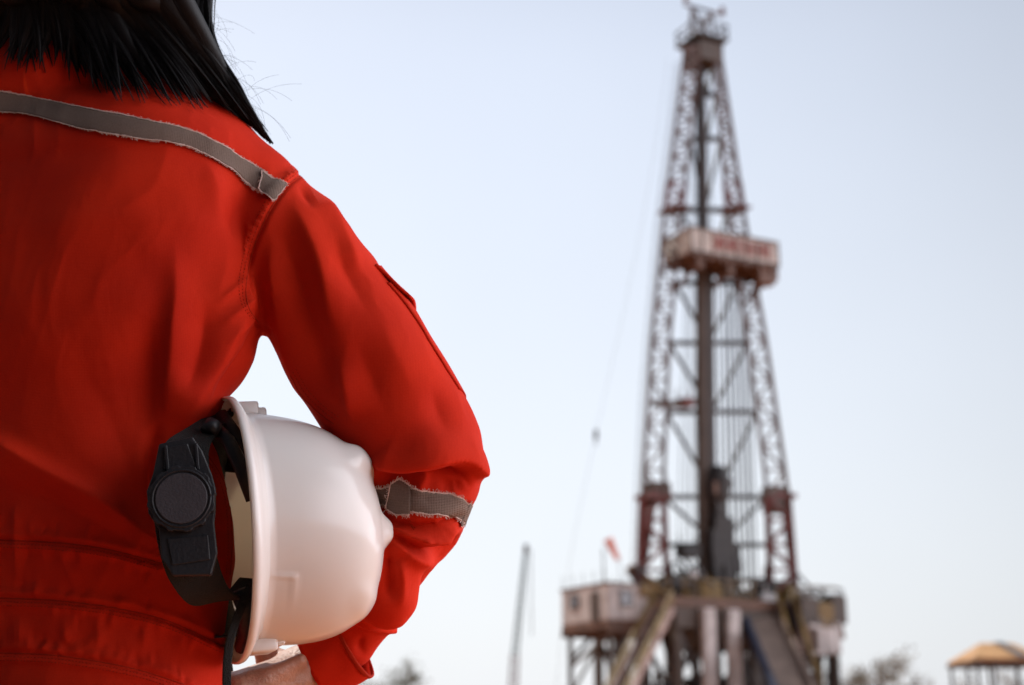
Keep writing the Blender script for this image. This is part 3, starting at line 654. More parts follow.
q.add([p + o4 for p in (pa, pb, pc, pd)] + [p + o4 * .3 for p in (pa, pb, pc, pd)], [(0, 1, 2, 3), (7, 6, 5, 4), (0, 4, 5, 1), (1, 5, 6, 2), (2, 6, 7, 3), (3, 7, 4, 0)]); q.build('roof_patch', M['greyroof'], cn)
q = MB(); 
for a, b in ((0, 1), (1, 2), (2, 3), (3, 0)): q.beam(ev[a] - Vector((0, 0, .2)), ev[b] - Vector((0, 0, .2)), .12, .16)
for x in np.linspace(el.x, er.x, 5): q.beam(Vector((x, d1, ze - .14)), Vector((x, d2, ze - .14)), .08)
q.build('eave_beam', M['rig_brown'], cn)
for px_ in (964, 981, 1003, 1031):
    for dy_ in (d1 + .1, d2 - .1):
        x = (W(px_, 670, 62) - cn0).x; q = MB(); q.tube([Vector((x, dy_, 0)), Vector((x, dy_, ze - .1))], .07, 8); q.build('post', M['rig_grey'], cn)
# ------------------------------------------------------------------ trees
def leafmat(name, col):
    m, t, b = new_mat(name); oi = N(t, 'ShaderNodeNewGeometry'); cr = N(t, 'ShaderNodeValToRGB')
    cr.color_ramp.elements[0].color = (*[c * .7 for c in col], 1); cr.color_ramp.elements[1].color = (*[c * 1.35 for c in col], 1)
    t.links.new(oi.outputs['Random Per Island'], cr.inputs[0]); t.links.new(cr.outputs[0], b.inputs['Base Color']); b.inputs['Roughness'].default_value = .7
    return m
M['leaf'] = leafmat('dusty_green_leaves', (.11, .12, .075)); M['leaf2'] = leafmat('dry_olive_leaves', (.20, .17, .11)); M['bark'] = simple('bark', (.16, .12, .09), .9, scale=4)
def tree(px_, py_top, Y, wid, seed, label, leaf, dens=900, cat='tree', group=None, lean=0, name='leafy_tree'):
    r_ = random.Random(seed); base = W(px_, 700, Y); base.z = 0; H = W(px_, py_top, Y).z
    o = empty(name, base); props(o, label, cat, group); wd = wid / FPX * Y
    tr_ = MB(); tips_ = []
    def grow(p, d_, L_, r0, lv):
        q = p; pts = [p]
        for k in range(4): d_ = (d_ + Vector((r_.gauss(0, .12), r_.gauss(0, .12), r_.gauss(0, .06)))).normalized(); q = q + d_ * L_ / 4; pts.append(q)
        tr_.tube(pts, [r0 * (1 - .5 * i / 4) for i in range(5)], 6, caps=False)
        if lv == 0: tips_.extend(pts[2:]); return
        for k in range(r_.choice((3, 4))):
            a = r_.uniform(0, 6.28); sp = r_.uniform(.5, 1.0); nd = (d_ + Vector((math.cos(a) * sp, math.sin(a) * sp, r_.uniform(-.1, .35)))).normalized()
            grow(pts[r_.choice((2, 3, 4))], nd, L_ * r_.uniform(.55, .8), r0 * .5, lv - 1)
    grow(Vector((0, 0, 0)), Vector((lean, 0, 1)).normalized(), H * .42, H * .028, 3)
    zs = max(t_.z for t_ in tips_); xs = max(abs(t_.x) for t_ in tips_); kz = H * .97 / zs; kx = wd / 2 / xs
    tr_.V = [(v[0] * (kx if v[2] > .1 else 1), v[1] * (kx if v[2] > .1 else 1), v[2] * kz) for v in tr_.V]
    tr_.build('trunk', M['bark'], o, True)
    lv = MB()
    for k in range(dens):
        t_ = r_.choice(tips_); s_ = H * .055; c = Vector((t_.x * kx, t_.y * kx, t_.z * kz)) + Vector((r_.gauss(0, s_), r_.gauss(0, s_), r_.gauss(0, s_ * .8)))
        a = Vector((r_.gauss(0, 1), r_.gauss(0, 1), r_.gauss(0, 1))).normalized(); b = a.orthogonal().normalized(); b2 = a.cross(b); sz = H * r_.uniform(.012, .028)
        lv.add([c - b * sz, c - b2 * sz * .5, c + b * sz, c + b2 * sz * .5], [(0, 1, 2, 3)])
    lv.build('crown', M[leaf], o)
tree(400, 658, 95, 52, 3, 'grey green tree at the bottom, right of the orange cuff', 'leaf', 1500)
tree(360, 676, 100, 46, 8, 'low dusty bush just under the orange cuff', 'leaf', 900, cat='bush', name='bush')
tree(874, 650, 90, 66, 5, 'sparse olive tree right of the rig', 'leaf2', 1100, lean=.15)
tree(846, 664, 96, 34, 12, 'pale shrub at the foot of the tool house on the rig', 'leaf2', 500, cat='shrub', name='shrub')
tree(905, 672, 92, 50, 14, 'low scrub at the right foot of the sparse olive tree', 'leaf2', 400, cat='shrub', name='shrub')
tree(1012, 671, 80, 40, 21, 'low scrub under the right end of the tan roof', 'leaf2', 500, cat='shrub', name='shrub')
tree(962, 676, 80, 40, 23, 'low scrub under the left end of the tan roof', 'leaf2', 400, cat='shrub', name='shrub')

# ================================================================== PERSON
def P3(l): return [W(a, b_, c) for a, b_, c, *_ in l]
def PR(l): return [r * c / FPX * 1.03 for a, b_, c, r in l]      # radius given as seen in the photo

# sleeve: centre (px, py, distance, half width)
ARM = [(250, 200, 1.30, 56), (282, 246, 1.29, 55), (321, 297, 1.285, 59), (355, 350, 1.285, 63), (390, 404, 1.29, 61), (416, 450, 1.30, 58), (425, 478, 1.31, 51)]
FORE = [(426, 480, 1.31, 51), (417, 519, 1.325, 43), (388, 560, 1.345, 36), (364, 606, 1.36, 32), (347, 640, 1.37, 29)]
CX = -.40
ROWS = [  # py, right edge px, centre Y, half depth
    (190, 254, 1.318, .112), (215, 257, 1.318, .118), (260, 261, 1.316, .122), (300, 254, 1.318, .122), (331, 251, 1.318, .122), (368, 246, 1.320, .120), (395, 228, 1.322, .118), (412, 216, 1.322, .116),
    (445, 214, 1.322, .114), (480, 225, 1.322, .112), (520, 234, 1.324, .110), (560, 237, 1.326, .108), (600, 228, 1.328, .104), (640, 223, 1.328, .103), (700, 224, 1.326, .106), (760, 232, 1.32, .112)]
rz = np.array([W(r[1], r[0], 1.30).z for r in ROWS])[::-1]; ra = np.array([W(r[1], r[0], 1.30).x - CX for r in ROWS])[::-1]
rc = np.array([r[2] for r in ROWS])[::-1]; rb_ = np.array([r[3] for r in ROWS])[::-1]
ztop = rz[-1]
def torso(X, Y, Z):
    a = np.interp(Z, rz, ra); cy = np.interp(Z, rz, rc) - .26 * (X - CX); bb = np.interp(Z, rz, rb_); a = np.where(X < CX, a * 1.0 + .11, a)
    q = np.clip((Z - ztop) / .085, 0, 1.2); a = a * np.sqrt(np.clip(1.02 - q ** 2, .02, 1)); bb = bb * np.sqrt(np.clip(1.02 - q ** 2 * .7, .02, 1))
    k = (np.abs((X - CX) / a) ** 2.1 + np.abs((Y - cy) / bb) ** 2.1) ** (1 / 2.1)
    d = (k - 1) * .115
    return np.maximum(d, Z - (ztop + .085))
SPINE = -.455
def mir(p): return (2 * SPINE - p[0], p[1], p[2])

H_ = .0034
G = grid((-.84, 1.10, .87), (.02, 1.50, 1.56), H_)
dt = torso(*G)
tr_ = [(246, 192, 1.305, 50), (200, 158, 1.305, 56), (150, 128, 1.305, 61), (60, 96, 1.31, 66)]
dt = smin(dt, chain(G, P3(tr_), PR(tr_), .02), .045)
tl = [mir(p) for p in P3(tr_)]; dt = smin(dt, chain(G, tl, PR(tr_), .02), .03)
# baggy cloth of the side of the back hanging over the hat band
bag = [(240, 296, 1.275, 28), (211, 350, 1.25, 34), (186, 400, 1.235, 33)]
dt = smin(dt, chain(G, P3(bag), PR(bag), .02), .035)
# collar
dt = smin(dt, cone(*G, W(60, 80, 1.31), W(62, 0, 1.325), .066, .060), .02)
da = chain(G, P3(ARM), PR(ARM), .03)
df = chain(G, P3(FORE), PR(FORE), .012)
# loose cloth of the sleeve hanging over the forearm
sag = [(421, 514, 1.30, 42), (393, 556, 1.30, 27), (389, 598, 1.312, 22), (362, 600, 1.34, 18)]
df2 = chain(G, P3(sag), PR(sag), .02)
lip = [(392, 455, 1.262, 22), (425, 455, 1.258, 25), (455, 462, 1.28, 25)]
dl = chain(G, P3(lip), PR(lip), .01)
dar = smin(da, dl, .012)
dar = smin(dar, df2, .010)
dar = smin(dar, df, .006)
arm_all = dar
LARM = [mir(P3(ARM)[0]), (SPINE - .225, 1.33, 1.27), (SPINE - .240, 1.33, 1.13), (SPINE - .255, 1.335, 1.06), (SPINE - .262, 1.29, .84)]
dL = chain(G, LARM, [.056, .060, .058, .055, .046], .03)
D = smin(smin(dt, dar, .006), dL, .02)
V, F = surface_nets(D, (-.84, 1.10, .87), H_)
# which cells belong to the sleeve
ii = np.clip(((V - np.array((-.84, 1.10, .87))) / H_).astype(int), 0, np.array(D.shape) - 1)
isarm = 1 / (1 + np.exp(-(dt - dar)[ii[:, 0], ii[:, 1], ii[:, 2]] / .006))
del D, dt, dar, da, df, df2, dL, dl, arm_all, G
V = relax(V, F, 3)
V0 = V
# carry the sleeve weight through the subdivision as a KD-free nearest lookup
from mathutils.kdtree import KDTree
kd = KDTree(len(V0))
for i, p in enumerate(V0): kd.insert(p, i)
kd.balance()
V, F = subdiv(V, F)
wa = np.array([isarm[kd.find(p)[1]] for p in V])
V = relax(V, F, 2)
Nn = normals(V, F)
view = np.array((0, 0, EYE)) - V; view /= np.linalg.norm(view, axis=1, keepdims=True)
face = np.clip(((Nn * view).sum(1) + .12) / .3, 0, 1)
px, py = proj(V)

def poly_dist(pts, sel):
    C = catmull(pts, 8); x = px[sel]; y = py[sel]
    best = np.full(len(x), 1e9); tt = np.zeros(len(x)); side = np.zeros(len(x)); n_ = len(C) - 1
    for i in range(n_):
        ax, ay = C[i]; bx, by = C[i + 1] - C[i]; L = bx * bx + by * by + 1e-9
        s = np.clip(((x - ax) * bx + (y - ay) * by) / L, 0, 1)
        dx = x - ax - s * bx; dy = y - ay - s * by; d2 = dx * dx + dy * dy; m_ = d2 < best
        best = np.where(m_, d2, best); tt = np.where(m_, (i + s) / n_, tt); side = np.where(m_, np.sign(bx * dy - by * dx), side)
    return np.sqrt(best), tt, side
disp = np.zeros(len(V))
def fold(pts, amp, wd, wd2=None, where='all', taper=.3, flat=False):
    """amp mm (+ ridge, - valley); wd width in photo px on the one side (right of travel, in picture), wd2 on the other"""
    wd2 = wd2 or wd; mx = max(wd, wd2) * 2.6; P_ = np.array(pts, float)
    sel = np.where((px > P_[:, 0].min() - mx) & (px < P_[:, 0].max() + mx) & (py > P_[:, 1].min() - mx) & (py < P_[:, 1].max() + mx) & (face > 0))[0]
    if not len(sel): return
    d, t_, s = poly_dist(pts, sel)
    ww = np.where(s > 0, wd, wd2)
    g = np.exp(-(d / ww) ** 1.45) * 1.55
    tp = np.clip(np.minimum(t_, 1 - t_) / max(taper, 1e-3), 0, 1); tp = tp * tp * (3 - 2 * tp)
    if flat: tp = 1
    reg = 1 if where == 'all' else (wa[sel] if where == 'arm' else 1 - wa[sel])
    disp[sel] += amp * .001 * g * tp * face[sel] * reg

T_ = 'torso'; A_ = 'arm'
# --- back
fold([(176, 225), (174, 300), (170, 370), (165, 430)], 7, 10, 26, T_, .45)
fold([(150, 300), (148, 380), (146, 450)], -5, 18, 14, T_, .4)
fold([(252, 250), (246, 300), (226, 348), (200, 396), (172, 434)], 7, 22, 10, T_)
fold([(262, 300), (250, 345), (226, 378), (204, 410)], -5, 7, 9, T_)
fold([(205, 300), (200, 350), (184, 400)], -5, 12, 16, T_)
fold([(225, 215), (222, 270), (210, 320)], 4, 14, 20, T_, .5)
fold([(-40, 430), (0, 442), (42, 466), (104, 500), (141, 529), (168, 548)], 9, 26, 7, T_)
fold([(-20, 480), (50, 500), (110, 530), (150, 552)], -4, 16, 16, T_)
fold([(60, 330), (110, 420), (140, 500), (150, 540)], -4, 30, 26, T_, .5)
fold([(158, 420), (152, 450), (150, 500), (154, 530)], -7, 7, 9, T_, .3)
fold([(-20, 200), (30, 320), (90, 420)], 4, 40, 40, T_, .5)
fold([(90, 150), (60, 250), (50, 340)], 3, 30, 30, T_, .5)
fold([(200, 150), (215, 190), (216, 240)], 3.5, 12, 14, T_, .5)
fold([(238, 190), (232, 225), (236, 250)], -3, 7, 9, T_, .5)
fold([(253, 205), (246, 240), (242, 268)], 3, 5, 7, T_, .4)
# shoulder
fold([(276, 165), (262, 178), (250, 190)], 2.5, 5, 8, T_, .4)
fold([(300, 158), (280, 172), (262, 182)], -2, 5, 6, T_, .4)
# --- waist seams: gathered cloth around them
for (y0, pts) in ((0, [(-40, 536), (0, 540), (60, 543), (110, 550), (160, 563)]), (1, [(-40, 598), (0, 598), (60, 601), (120, 609), (170, 622), (224, 646)]), (2, [(-40, 652), (0, 653), (60, 656), (130, 668), (190, 688)])):
    fold(pts, -2.4, 3, 3, T_, flat=True); fold([(a, b_ + 6) for a, b_ in pts], 2.2, 4, 6, T_, flat=True); fold([(a, b_ - 6) for a, b_ in pts], 1.6, 6, 4, T_, flat=True)
    C = catmull(pts, 30)
    for k in range(70):
        i = rng.integers(0, len(C)); a, b_ = C[i]; L = rng.uniform(10, 34); s = rng.choice((-1, 1)) if y0 < 2 else -1
        dx = rng.normal(0, 4)
        fold([(a, b_ + 2 * s), (a + dx * .5, b_ + s * L * .5), (a + dx, b_ + s * L)], rng.choice((-1, 1)) * rng.uniform(.4, 1.3), rng.uniform(2, 5), None, T_, .5)
for a in (12, 18, 62, 95, 140, 185, 205):
    fold([(a, 612), (a + 4, 635), (a + 2, 655)], 2.2, 4, 6, T_, .5)
fold([(14, 500), (17, 530), (15, 590)], 2.5, 4, 7, T_, .4); fold([(58, 540), (66, 565), (78, 590)], 2, 4, 6, T_, .4)
# --- armhole seam and puckers
SEAM = [(312, 168), (298, 177), (285, 188), (271, 208), (258, 236), (250, 262), (246, 288), (249, 308), (258, 322), (270, 330)]
fold(SEAM, -1.5, 2.4, 2.4, flat=True); fold([(a - 5, b_ - 2) for a, b_ in SEAM], .6, 5, 4, flat=True); fold([(a + 5, b_ + 1) for a, b_ in SEAM], .6, 4, 5, flat=True)
C = catmull(SEAM, 16)
for k in range(6, len(C) - 2, 4):
    a, b_ = C[k]; tx, ty = C[k + 1] - C[k - 1]; l = math.hypot(tx, ty); nx_, ny_ = ty / l, -tx / l
    if nx_ > 0: nx_, ny_ = -nx_, -ny_
    L = rng.uniform(8, 17)
    fold([(a + nx_ * 1, b_ + ny_ * 1), (a + nx_ * L / 2, b_ + ny_ * L / 2), (a + nx_ * L, b_ + ny_ * L + 2)], 1.3, 1.9, 1.9, 'all', .4)
for k, (a, b_) in enumerate([(252, 300), (255, 318), (246, 280)]):
    fold([(a, b_), (a - 14, b_ + 12), (a - 34, b_ + 30)], 2.4, 4, 3, T_, .4)
# --- upper sleeve
fold([(288, 192), (302, 225), (318, 262), (329, 308), (343, 348)], 6, 9, 20, A_, .35)
fold([(278, 215), (290, 260), (305, 310), (322, 360), (338, 400)], -6, 16, 13, A_, .35)
fold([(272, 232), (272, 270), (280, 320), (292, 368), (312, 405)], 4, 8, 12, A_, .3)
fold([(336, 350), (348, 395), (352, 425)], 5, 6, 12, A_, .4)
fold([(308, 176), (330, 212), (350, 250), (362, 278)], 4, 9, 12, A_, .35)
fold([(330, 230), (346, 272), (372, 320)], -3.5, 10, 12, A_, .5)
fold([(375, 300), (392, 350), (420, 400)], 3, 18, 22, A_, .5)
fold([(352, 330), (372, 380), (392, 430)], -3, 14, 18, A_, .5)
fold([(430, 380), (440, 410), (452, 440)], -3, 14, 12, A_, .5)
fold([(296, 180), (306, 196), (314, 214)], -2.5, 4, 5, A_, .5)
# --- elbow
fold([(368, 458), (382, 466), (400, 469), (424, 466), (448, 461), (466, 463), (480, 474), (486, 486)], 7, 3.5, 16, A_, .18)
fold([(368, 474), (390, 479), (415, 482), (440, 480), (458, 474), (472, 486)], -13, 9, 6, A_, .2)
fold([(410, 495), (424, 487), (438, 474)], 5, 4, 6, A_, .4)
fold([(440, 492), (455, 488), (466, 484)], -4, 4, 5, A_, .4)
fold([(372, 516), (392, 522), (415, 528), (438, 528), (458, 518), (466, 508)], -8, 6, 5, A_, .25)
fold([(376, 520), (396, 530), (420, 538), (444, 538), (462, 524)], 7, 4, 6, A_, .25)
fold([(382, 524), (404, 541), (420, 551), (438, 554), (452, 546), (462, 530)], -8, 5, 4, A_, .2)
fold([(384, 532), (404, 550), (422, 561), (440, 560)], 5, 6, 5, A_, .3)
fold([(384, 545), (388, 575), (391, 605)], -6, 5, 10, A_, .3)
fold([(398, 556), (402, 580), (400, 612)], 4, 7, 6, A_, .35)
fold([(376, 540), (374, 570), (366, 600)], 4, 7, 6, A_, .4)
fold([(338, 610), (356, 620), (378, 628), (400, 628), (410, 618)], 4, 3, 5, A_, .25)
fold([(364, 632), (360, 645), (366, 658)], -3, 4, 4, A_, .5)
for k in range(26):
    a = rng.uniform(380, 470); b_ = rng.uniform(478, 560); an = rng.normal(1.2, .5); L = rng.uniform(8, 22)
    fold([(a, b_), (a + math.cos(an) * L / 2, b_ + math.sin(an) * L / 2), (a + math.cos(an) * L + 2, b_ + math.sin(an) * L)], rng.choice((-1, 1)) * rng.uniform(.6, 1.6), rng.uniform(2, 5), None, A_, .5)
# --- soft random wrinkles everywhere
nz_ = np.array([noise.ridged_multi_fractal(Vector((p[0] * 9, p[1] * 9, p[2] * 4.5)), 1.0, 2.1, 3, .9, 2.0) for p in V0])
nz_ = (nz_ - nz_.mean()) / nz_.std()
nzf = np.array([nz_[kd.find(p)[1]] for p in V]) if False else None
# smooth lookup: reuse a coarse lattice of noise values on the final mesh
disp2 = np.array([noise.noise(Vector((p[0] * 16 + 3 * noise.noise(Vector(p) * 5), p[1] * 16, p[2] * 7))) for p in V])
disp3 = np.array([noise.ridged_multi_fractal(Vector((p[0] * 22 + 2 * noise.noise(Vector(p) * 6), p[1] * 22, p[2] * 11)), .9, 2.0, 2, .8, 2.0) for p in V])
disp += disp2 * .0012 + (disp3 - disp3.mean()) / disp3.std() * .00032
# smooth displacement a touch, then apply
dd = np.stack([disp, disp, disp], 1); dd = relax(dd, F, 1); V = V + Nn * dd[:, :1]
V = relax(V, F, 1, .3)
# gentle pull of the belt elastic is in the rows; lower half of the overalls: coarse legs
HL = .011
G = grid((-.84, 1.10, .05), (-.08, 1.55, .93), HL)
hip = (np.abs((G[0] - SPINE) / .175) ** 2.4 + np.abs((G[1] - 1.325) / .125) ** 2.4) ** (1 / 2.4); hip = np.maximum((hip - 1) * .12, np.abs(G[2] - .86) - .075)
dl_ = hip
for s in (-1, 1):
    lg = chain(G, [(SPINE + s * .095, 1.33, .80), (SPINE + s * .115, 1.32, .48), (SPINE + s * .13, 1.345, .13)], [.105, .080, .078], .03); dl_ = smin(dl_, lg, .04)
dl_ = smin(dl_, np.maximum(chain(G, LARM[3:], [.055, .046], .02), .838 - G[2]), .004)
V2, F2 = surface_nets(dl_, (-.84, 1.10, .05), HL); V2 = relax(V2, F2, 2)
V2 += np.array([noise.noise(Vector((p[0] * 12, p[1] * 12, p[2] * 9))) for p in V2])[:, None] * normals(V2, F2) * .008
del G, dl_, hip
Vc = np.vstack([V, V2]); Fc = np.vstack([F, F2 + len(V)])
me = bulk_mesh('coverall', Vc, Fc); me.materials.append(M['suit'])

# ---- body: one mesh (head, neck, trunk, arms, hands, legs); fine right hand
BH = .0085
G = grid((-.80, 1.12, .04), (.0, 1.56, 1.72), BH)
hc = (SPINE + .012, 1.335, 1.60)
d = ellip(*G, hc, (.073, .092, .108))
d = smin(d, ellip(*G, (hc[0], hc[1] + .035, hc[2] - .055), (.052, .055, .062)), .03)
d = smin(d, cone(*G, (hc[0], hc[1] + .092, hc[2] + .01), (hc[0], hc[1] + .108, hc[2] - .02), .009, .014), .012)   # nose
for s in (-1, 1): d = smin(d, ellip(*G, (hc[0] + s * .076, hc[1] + .0, hc[2] - .01), (.012, .020, .032)), .008)
d = smin(d, ellip(*G, (hc[0], hc[1] + .088, hc[2] - .052), (.024, .012, .012)), .008)
d = smin(d, cone(*G, (hc[0], hc[1] - .01, hc[2] - .06), (SPINE, 1.32, 1.40), .054, .060), .03)
kk = (np.abs((G[0] - SPINE) / .125) ** 2.2 + np.abs((G[1] - 1.325 + .26 * (G[0] - CX)) / .062) ** 2.2) ** (1 / 2.4)
d = smin(d, np.maximum((kk - 1) * .09, np.abs(G[2] - 1.13) - .24), .05)
ap = P3(ARM); fp = P3(FORE)
for mirror in (0, 1):
    q = [tuple(p) for p in (ap[0], ap[3], ap[6])]; rr = [.045, .042, .034]
    if mirror:
        q = [mir(q[0]), (SPINE - .235, 1.33, 1.13), (SPINE - .25, 1.335, 1.06)]; 
        q2 = [q[2], (SPINE - .26, 1.29, .84)]
        hand_l = [((SPINE - .262, 1.28, .80), .035), ((SPINE - .262, 1.27, .75), .038)]
        d = smin(d, cone(*G, hand_l[0][0], hand_l[1][0], .030, .034), .02)
        for f_ in range(4):
            b0 = Vector((SPINE - .262, 1.245 + f_ * .018, .735)); d = smin(d, chain(G, [b0, b0 + Vector((.008, -.004, -.04)), b0 + Vector((.022, -.002, -.065))], [.009, .0085, .008], .004), .004)
        d = smin(d, chain(G, [(SPINE - .255, 1.24, .79), (SPINE - .245, 1.215, .76), (SPINE - .238, 1.21, .73)], [.014, .011, .009], .004), .006)
    else: q2 = [tuple(fp[0]), tuple(fp[4])]
    d = smin(d, chain(G, q, rr, .02), .03); d = smin(d, chain(G, q2, [.034, .020], .02), .02)
for s in (-1, 1):
    d = smin(d, chain(G, [(SPINE + s * .06, 1.32, .86), (SPINE + s * .11, 1.315, .49), (SPINE + s * .13, 1.345, .12)], [.065, .052, .038], .03), .05)
V3, F3 = surface_nets(d, (-.80, 1.12, .04), BH); V3 = relax(V3, F3, 1); del G, d, kk
# right hand holding the hat from below, little finger side to the camera
HH = .0014
lo, hi = (-.40, 1.22, .80), (-.10, 1.48, 1.02)
G = grid(lo, hi, HH)
def w_(a, b_, c): return tuple(W(a, b_, c))
d = chain(G, [w_(345, 646, 1.370), w_(325, 660, 1.374), w_(305, 668, 1.37)], [.017, .0205, .0215], .012)
mcp = [w_(240, 689, 1.318), w_(235, 688, 1.338), w_(231, 687, 1.358), w_(230, 686, 1.378)]
wr = [w_(300, 674, 1.362), w_(300, 673, 1.368), w_(300, 672, 1.374), w_(298, 671, 1.382)]
for a, b_, r1, r2 in zip(wr, mcp, (.0165, .017, .017, .0165), (.0125, .0128, .013, .0128)): d = smin(d, cone(*G, a, b_, r1, r2), .010)
d = smin(d, cone(*G, w_(288, 680, 1.352), w_(258, 688, 1.332), .015, .0145), .014)      # heel of the hand
tips = []
for k, (m_, L) in enumerate(zip(mcp, (.8, .95, 1.0, .93))):
    m_ = Vector(m_); p1 = m_ + Vector((-.026, .001, .010)) * L; p2 = p1 + Vector((-.006, 0, .023)) * L; p3 = p2 + Vector((.010, 0, .017)) * L
    r0 = (.0082, .009, .0094, .009)[k]
    d = smin(d, chain(G, [m_, p1, p2, p3], [r0 + .0018, r0, r0 * .92, r0 * .8], .003), .004); tips.append((p2, p3, r0))
tb = [w_(296, 668, 1.385), w_(282, 664, 1.408), w_(268, 657, 1.415), w_(262, 642, 1.41)]
d = smin(d, chain(G, tb, [.0175, .0125, .0112, .0095], .006), .012)
# tendon, creases
for a, b_ in ((w_(300, 660, 1.335), w_(268, 676, 1.322)),): d = smin(d, cone(*G, a, b_, .006, .005), .012)
V4, F4 = surface_nets(d, lo, HH); V4 = relax(V4, F4, 2)
n4 = normals(V4, F4); V4 += n4 * np.array([noise.noise(Vector((p[0] * 60, p[1] * 160, p[2] * 160))) for p in V4])[:, None] * .0006
del G, d
Vb = np.vstack([V3, V4]); Fb = np.vstack([F3, F4 + len(V3)])
mb = bulk_mesh('person', Vb, Fb); mb.materials.append(M['skin'])
person = bpy.data.objects.new('person', mb); COL.objects.link(person)
props(person, 'person seen from behind in orange coveralls, hair down, holding a hard hat', 'person')
cover = bpy.data.objects.new('coverall', me); COL.objects.link(cover); cover.parent = person
for p2, p3, r0 in tips: pass
nb = MB(); q = Vector(tb[3]); nb.box(q + Vector((-.001, .004, .008)), Vector((.009, 0, 0)), Vector((0, .002, 0)), Vector((0, 0, .011)))
nb.build('thumb_nail', M['nail'], person, bevel=.0008)

# eyes on the far side of the head
for s in (-1, 1):
    bpy.ops.mesh.primitive_uv_sphere_add(radius=.0125, location=(hc[0] + s * .031, hc[1] + .078, hc[2] + .012), segments=20, ring_count=12)
    e = bpy.context.object; e.name = 'eye'; e.data.materials.append(M['black']); e.parent = person
for s in (-1, 1):
    bm_ = MB(); HLb = .009
    G = grid((SPINE + s * .14 - .08, 1.18, .0), (SPINE + s * .14 + .08, 1.52, .2), .006)
    d = chain(G, [(SPINE + s * .13, 1.35, .18), (SPINE + s * .13, 1.345, .07)], [.058, .055], .02)
    d = smin(d, chain(G, [(SPINE + s * .13, 1.335, .048), (SPINE + s * .145, 1.46, .042)], [.046, .043], .02), .03)
    d = np.maximum(d, .004 - G[2])
    v_, f_ = surface_nets(d, (SPINE + s * .14 - .08, 1.18, .0), .006); v_ = relax(v_, f_, 1)
    bme = bulk_mesh('boot', v_, f_); bme.materials.append(M['boot']); bo = bpy.data.objects.new('boot', bme); COL.objects.link(bo); bo.parent = person
del G, d

# ---- things sewn on the coverall
bvh = BVHTree.FromPolygons([Vector(v) for v in V], [tuple(f) for f in F.tolist()], epsilon=0)
EYEV = Vector((0, 0, EYE))
def hit(a, b_):
    dr = (W(a, b_, 1.0) - EYEV).normalized()
    h, n_, i, dist = bvh.ray_cast(EYEV, dr)
    if h is None:
        h, n_, i, dist = bvh.find_nearest(W(a, b_, 1.29))
    return h, n_
def ribbon(top, bot, n, k, off, name, mat, jit=0, thick=.0012, parent=cover):
    """strip of cloth between two lines of the photo, laid on the cloth"""
    A = catmull(top, 14); B = catmull(bot, 14)
    ta = np.linspace(0, len(A) - 1, n); tb_ = np.linspace(0, len(B) - 1, n)
    A = np.stack([np.interp(ta, range(len(A)), A[:, c]) for c in (0, 1)], 1); B = np.stack([np.interp(tb_, range(len(B)), B[:, c]) for c in (0, 1)], 1)
    V_ = []; 
    for i in range(n):
        ja = noise.noise(Vector((i * .35, 1, 0))) * jit + noise.noise(Vector((i * .09, 5, 0))) * jit; jb = noise.noise(Vector((i * .31, 9, 0))) * jit + noise.noise(Vector((i * .08, 15, 0))) * jit
        a = A[i] + (A[i] - B[i]) / (np.linalg.norm(A[i] - B[i]) + 1e-9) * ja; b_ = B[i] + (B[i] - A[i]) / (np.linalg.norm(A[i] - B[i]) + 1e-9) * jb
        for j in range(k):
            s = j / (k - 1); q = a + (b_ - a) * s; h, n_ = hit(*q); V_.append(h + n_ * off)
    V_ = np.array(V_); Vr = V_.reshape(n, k, 3)
    for _ in range(2): Vr[1:-1] = (Vr[:-2] + Vr[2:] + 2 * Vr[1:-1]) / 4
    F_ = [(i * k + j, i * k + j + 1, (i + 1) * k + j + 1, (i + 1) * k + j) for i in range(n - 1) for j in range(k - 1)]
    o = mesh_obj(name, Vr.reshape(-1, 3), F_, mat, parent, True)
    sm = o.modifiers.new('solid', 'SOLIDIFY'); sm.thickness = thick; sm.offset = 0
    return o, Vr
def frays(edges, name, r=.00028, dens=2, L=.0028, parent=None, cols='fray'):
    mbf = MB()
    for E_, out in edges:
        n = len(E_)
        pts = [Vector(E_[i]) for i in range(n)]
        for s_ in range(3):
            ph = rng.uniform(0, 9)
            mbf.tube([pts[i] + out[i] * (.0006 * noise.noise(Vector((i * .6, ph, 0))) + .0002 * s_) + Vector((0, -.0009, 0)) for i in range(n)], r, 4)
        for i in range(n - 1):
            for _ in range(dens):
                if rng.random() < .35: continue
                p = pts[i].lerp(pts[i + 1], rng.random()) + Vector((0, -.0006, 0)); tdir = (pts[i + 1] - pts[i]).normalized()
                q = p + out[i] * rng.uniform(.2, 1) * L + tdir * rng.normal(0, .5) * L; 
                mbf.tube([p - out[i] * .001, (p + q) / 2 + Vector(rng.normal(0, .0004, 3)), q], r * .8, 3)
    return mbf.build(name, M[cols], parent)
def outs(Vr, side):
    n = Vr.shape[0]; a = 0 if side == 0 else -1; b_ = 1 if side == 0 else -2
    r_ = []
    for i in range(n):
        v = Vector(Vr[i, a] - Vr[i, b_]); r_.append(v.normalized())
    return r_
tp_top = [(-190, 150), (-150, 118), (-100, 96), (-50, 88), (0, 92), (34, 99), (78, 108), (130, 118), (180, 129), (212, 141), (240, 158), (262, 172), (273, 181)]
tp_bot = [(-176, 164), (-140, 136), (-96, 116), (-50, 109), (0, 113), (34, 117), (78, 129), (105, 134), (145, 140), (180, 145), (205, 155), (232, 171), (252, 188), (263, 194)]
tape, Vr = ribbon(tp_top, tp_bot, 260, 9, .0022, 'reflective_tape', M['tape'], jit=1.0)
frays([(Vr[:, 0], outs(Vr, 0)), (Vr[:, -1], outs(Vr, 1))], 'frayed_edge', parent=tape)
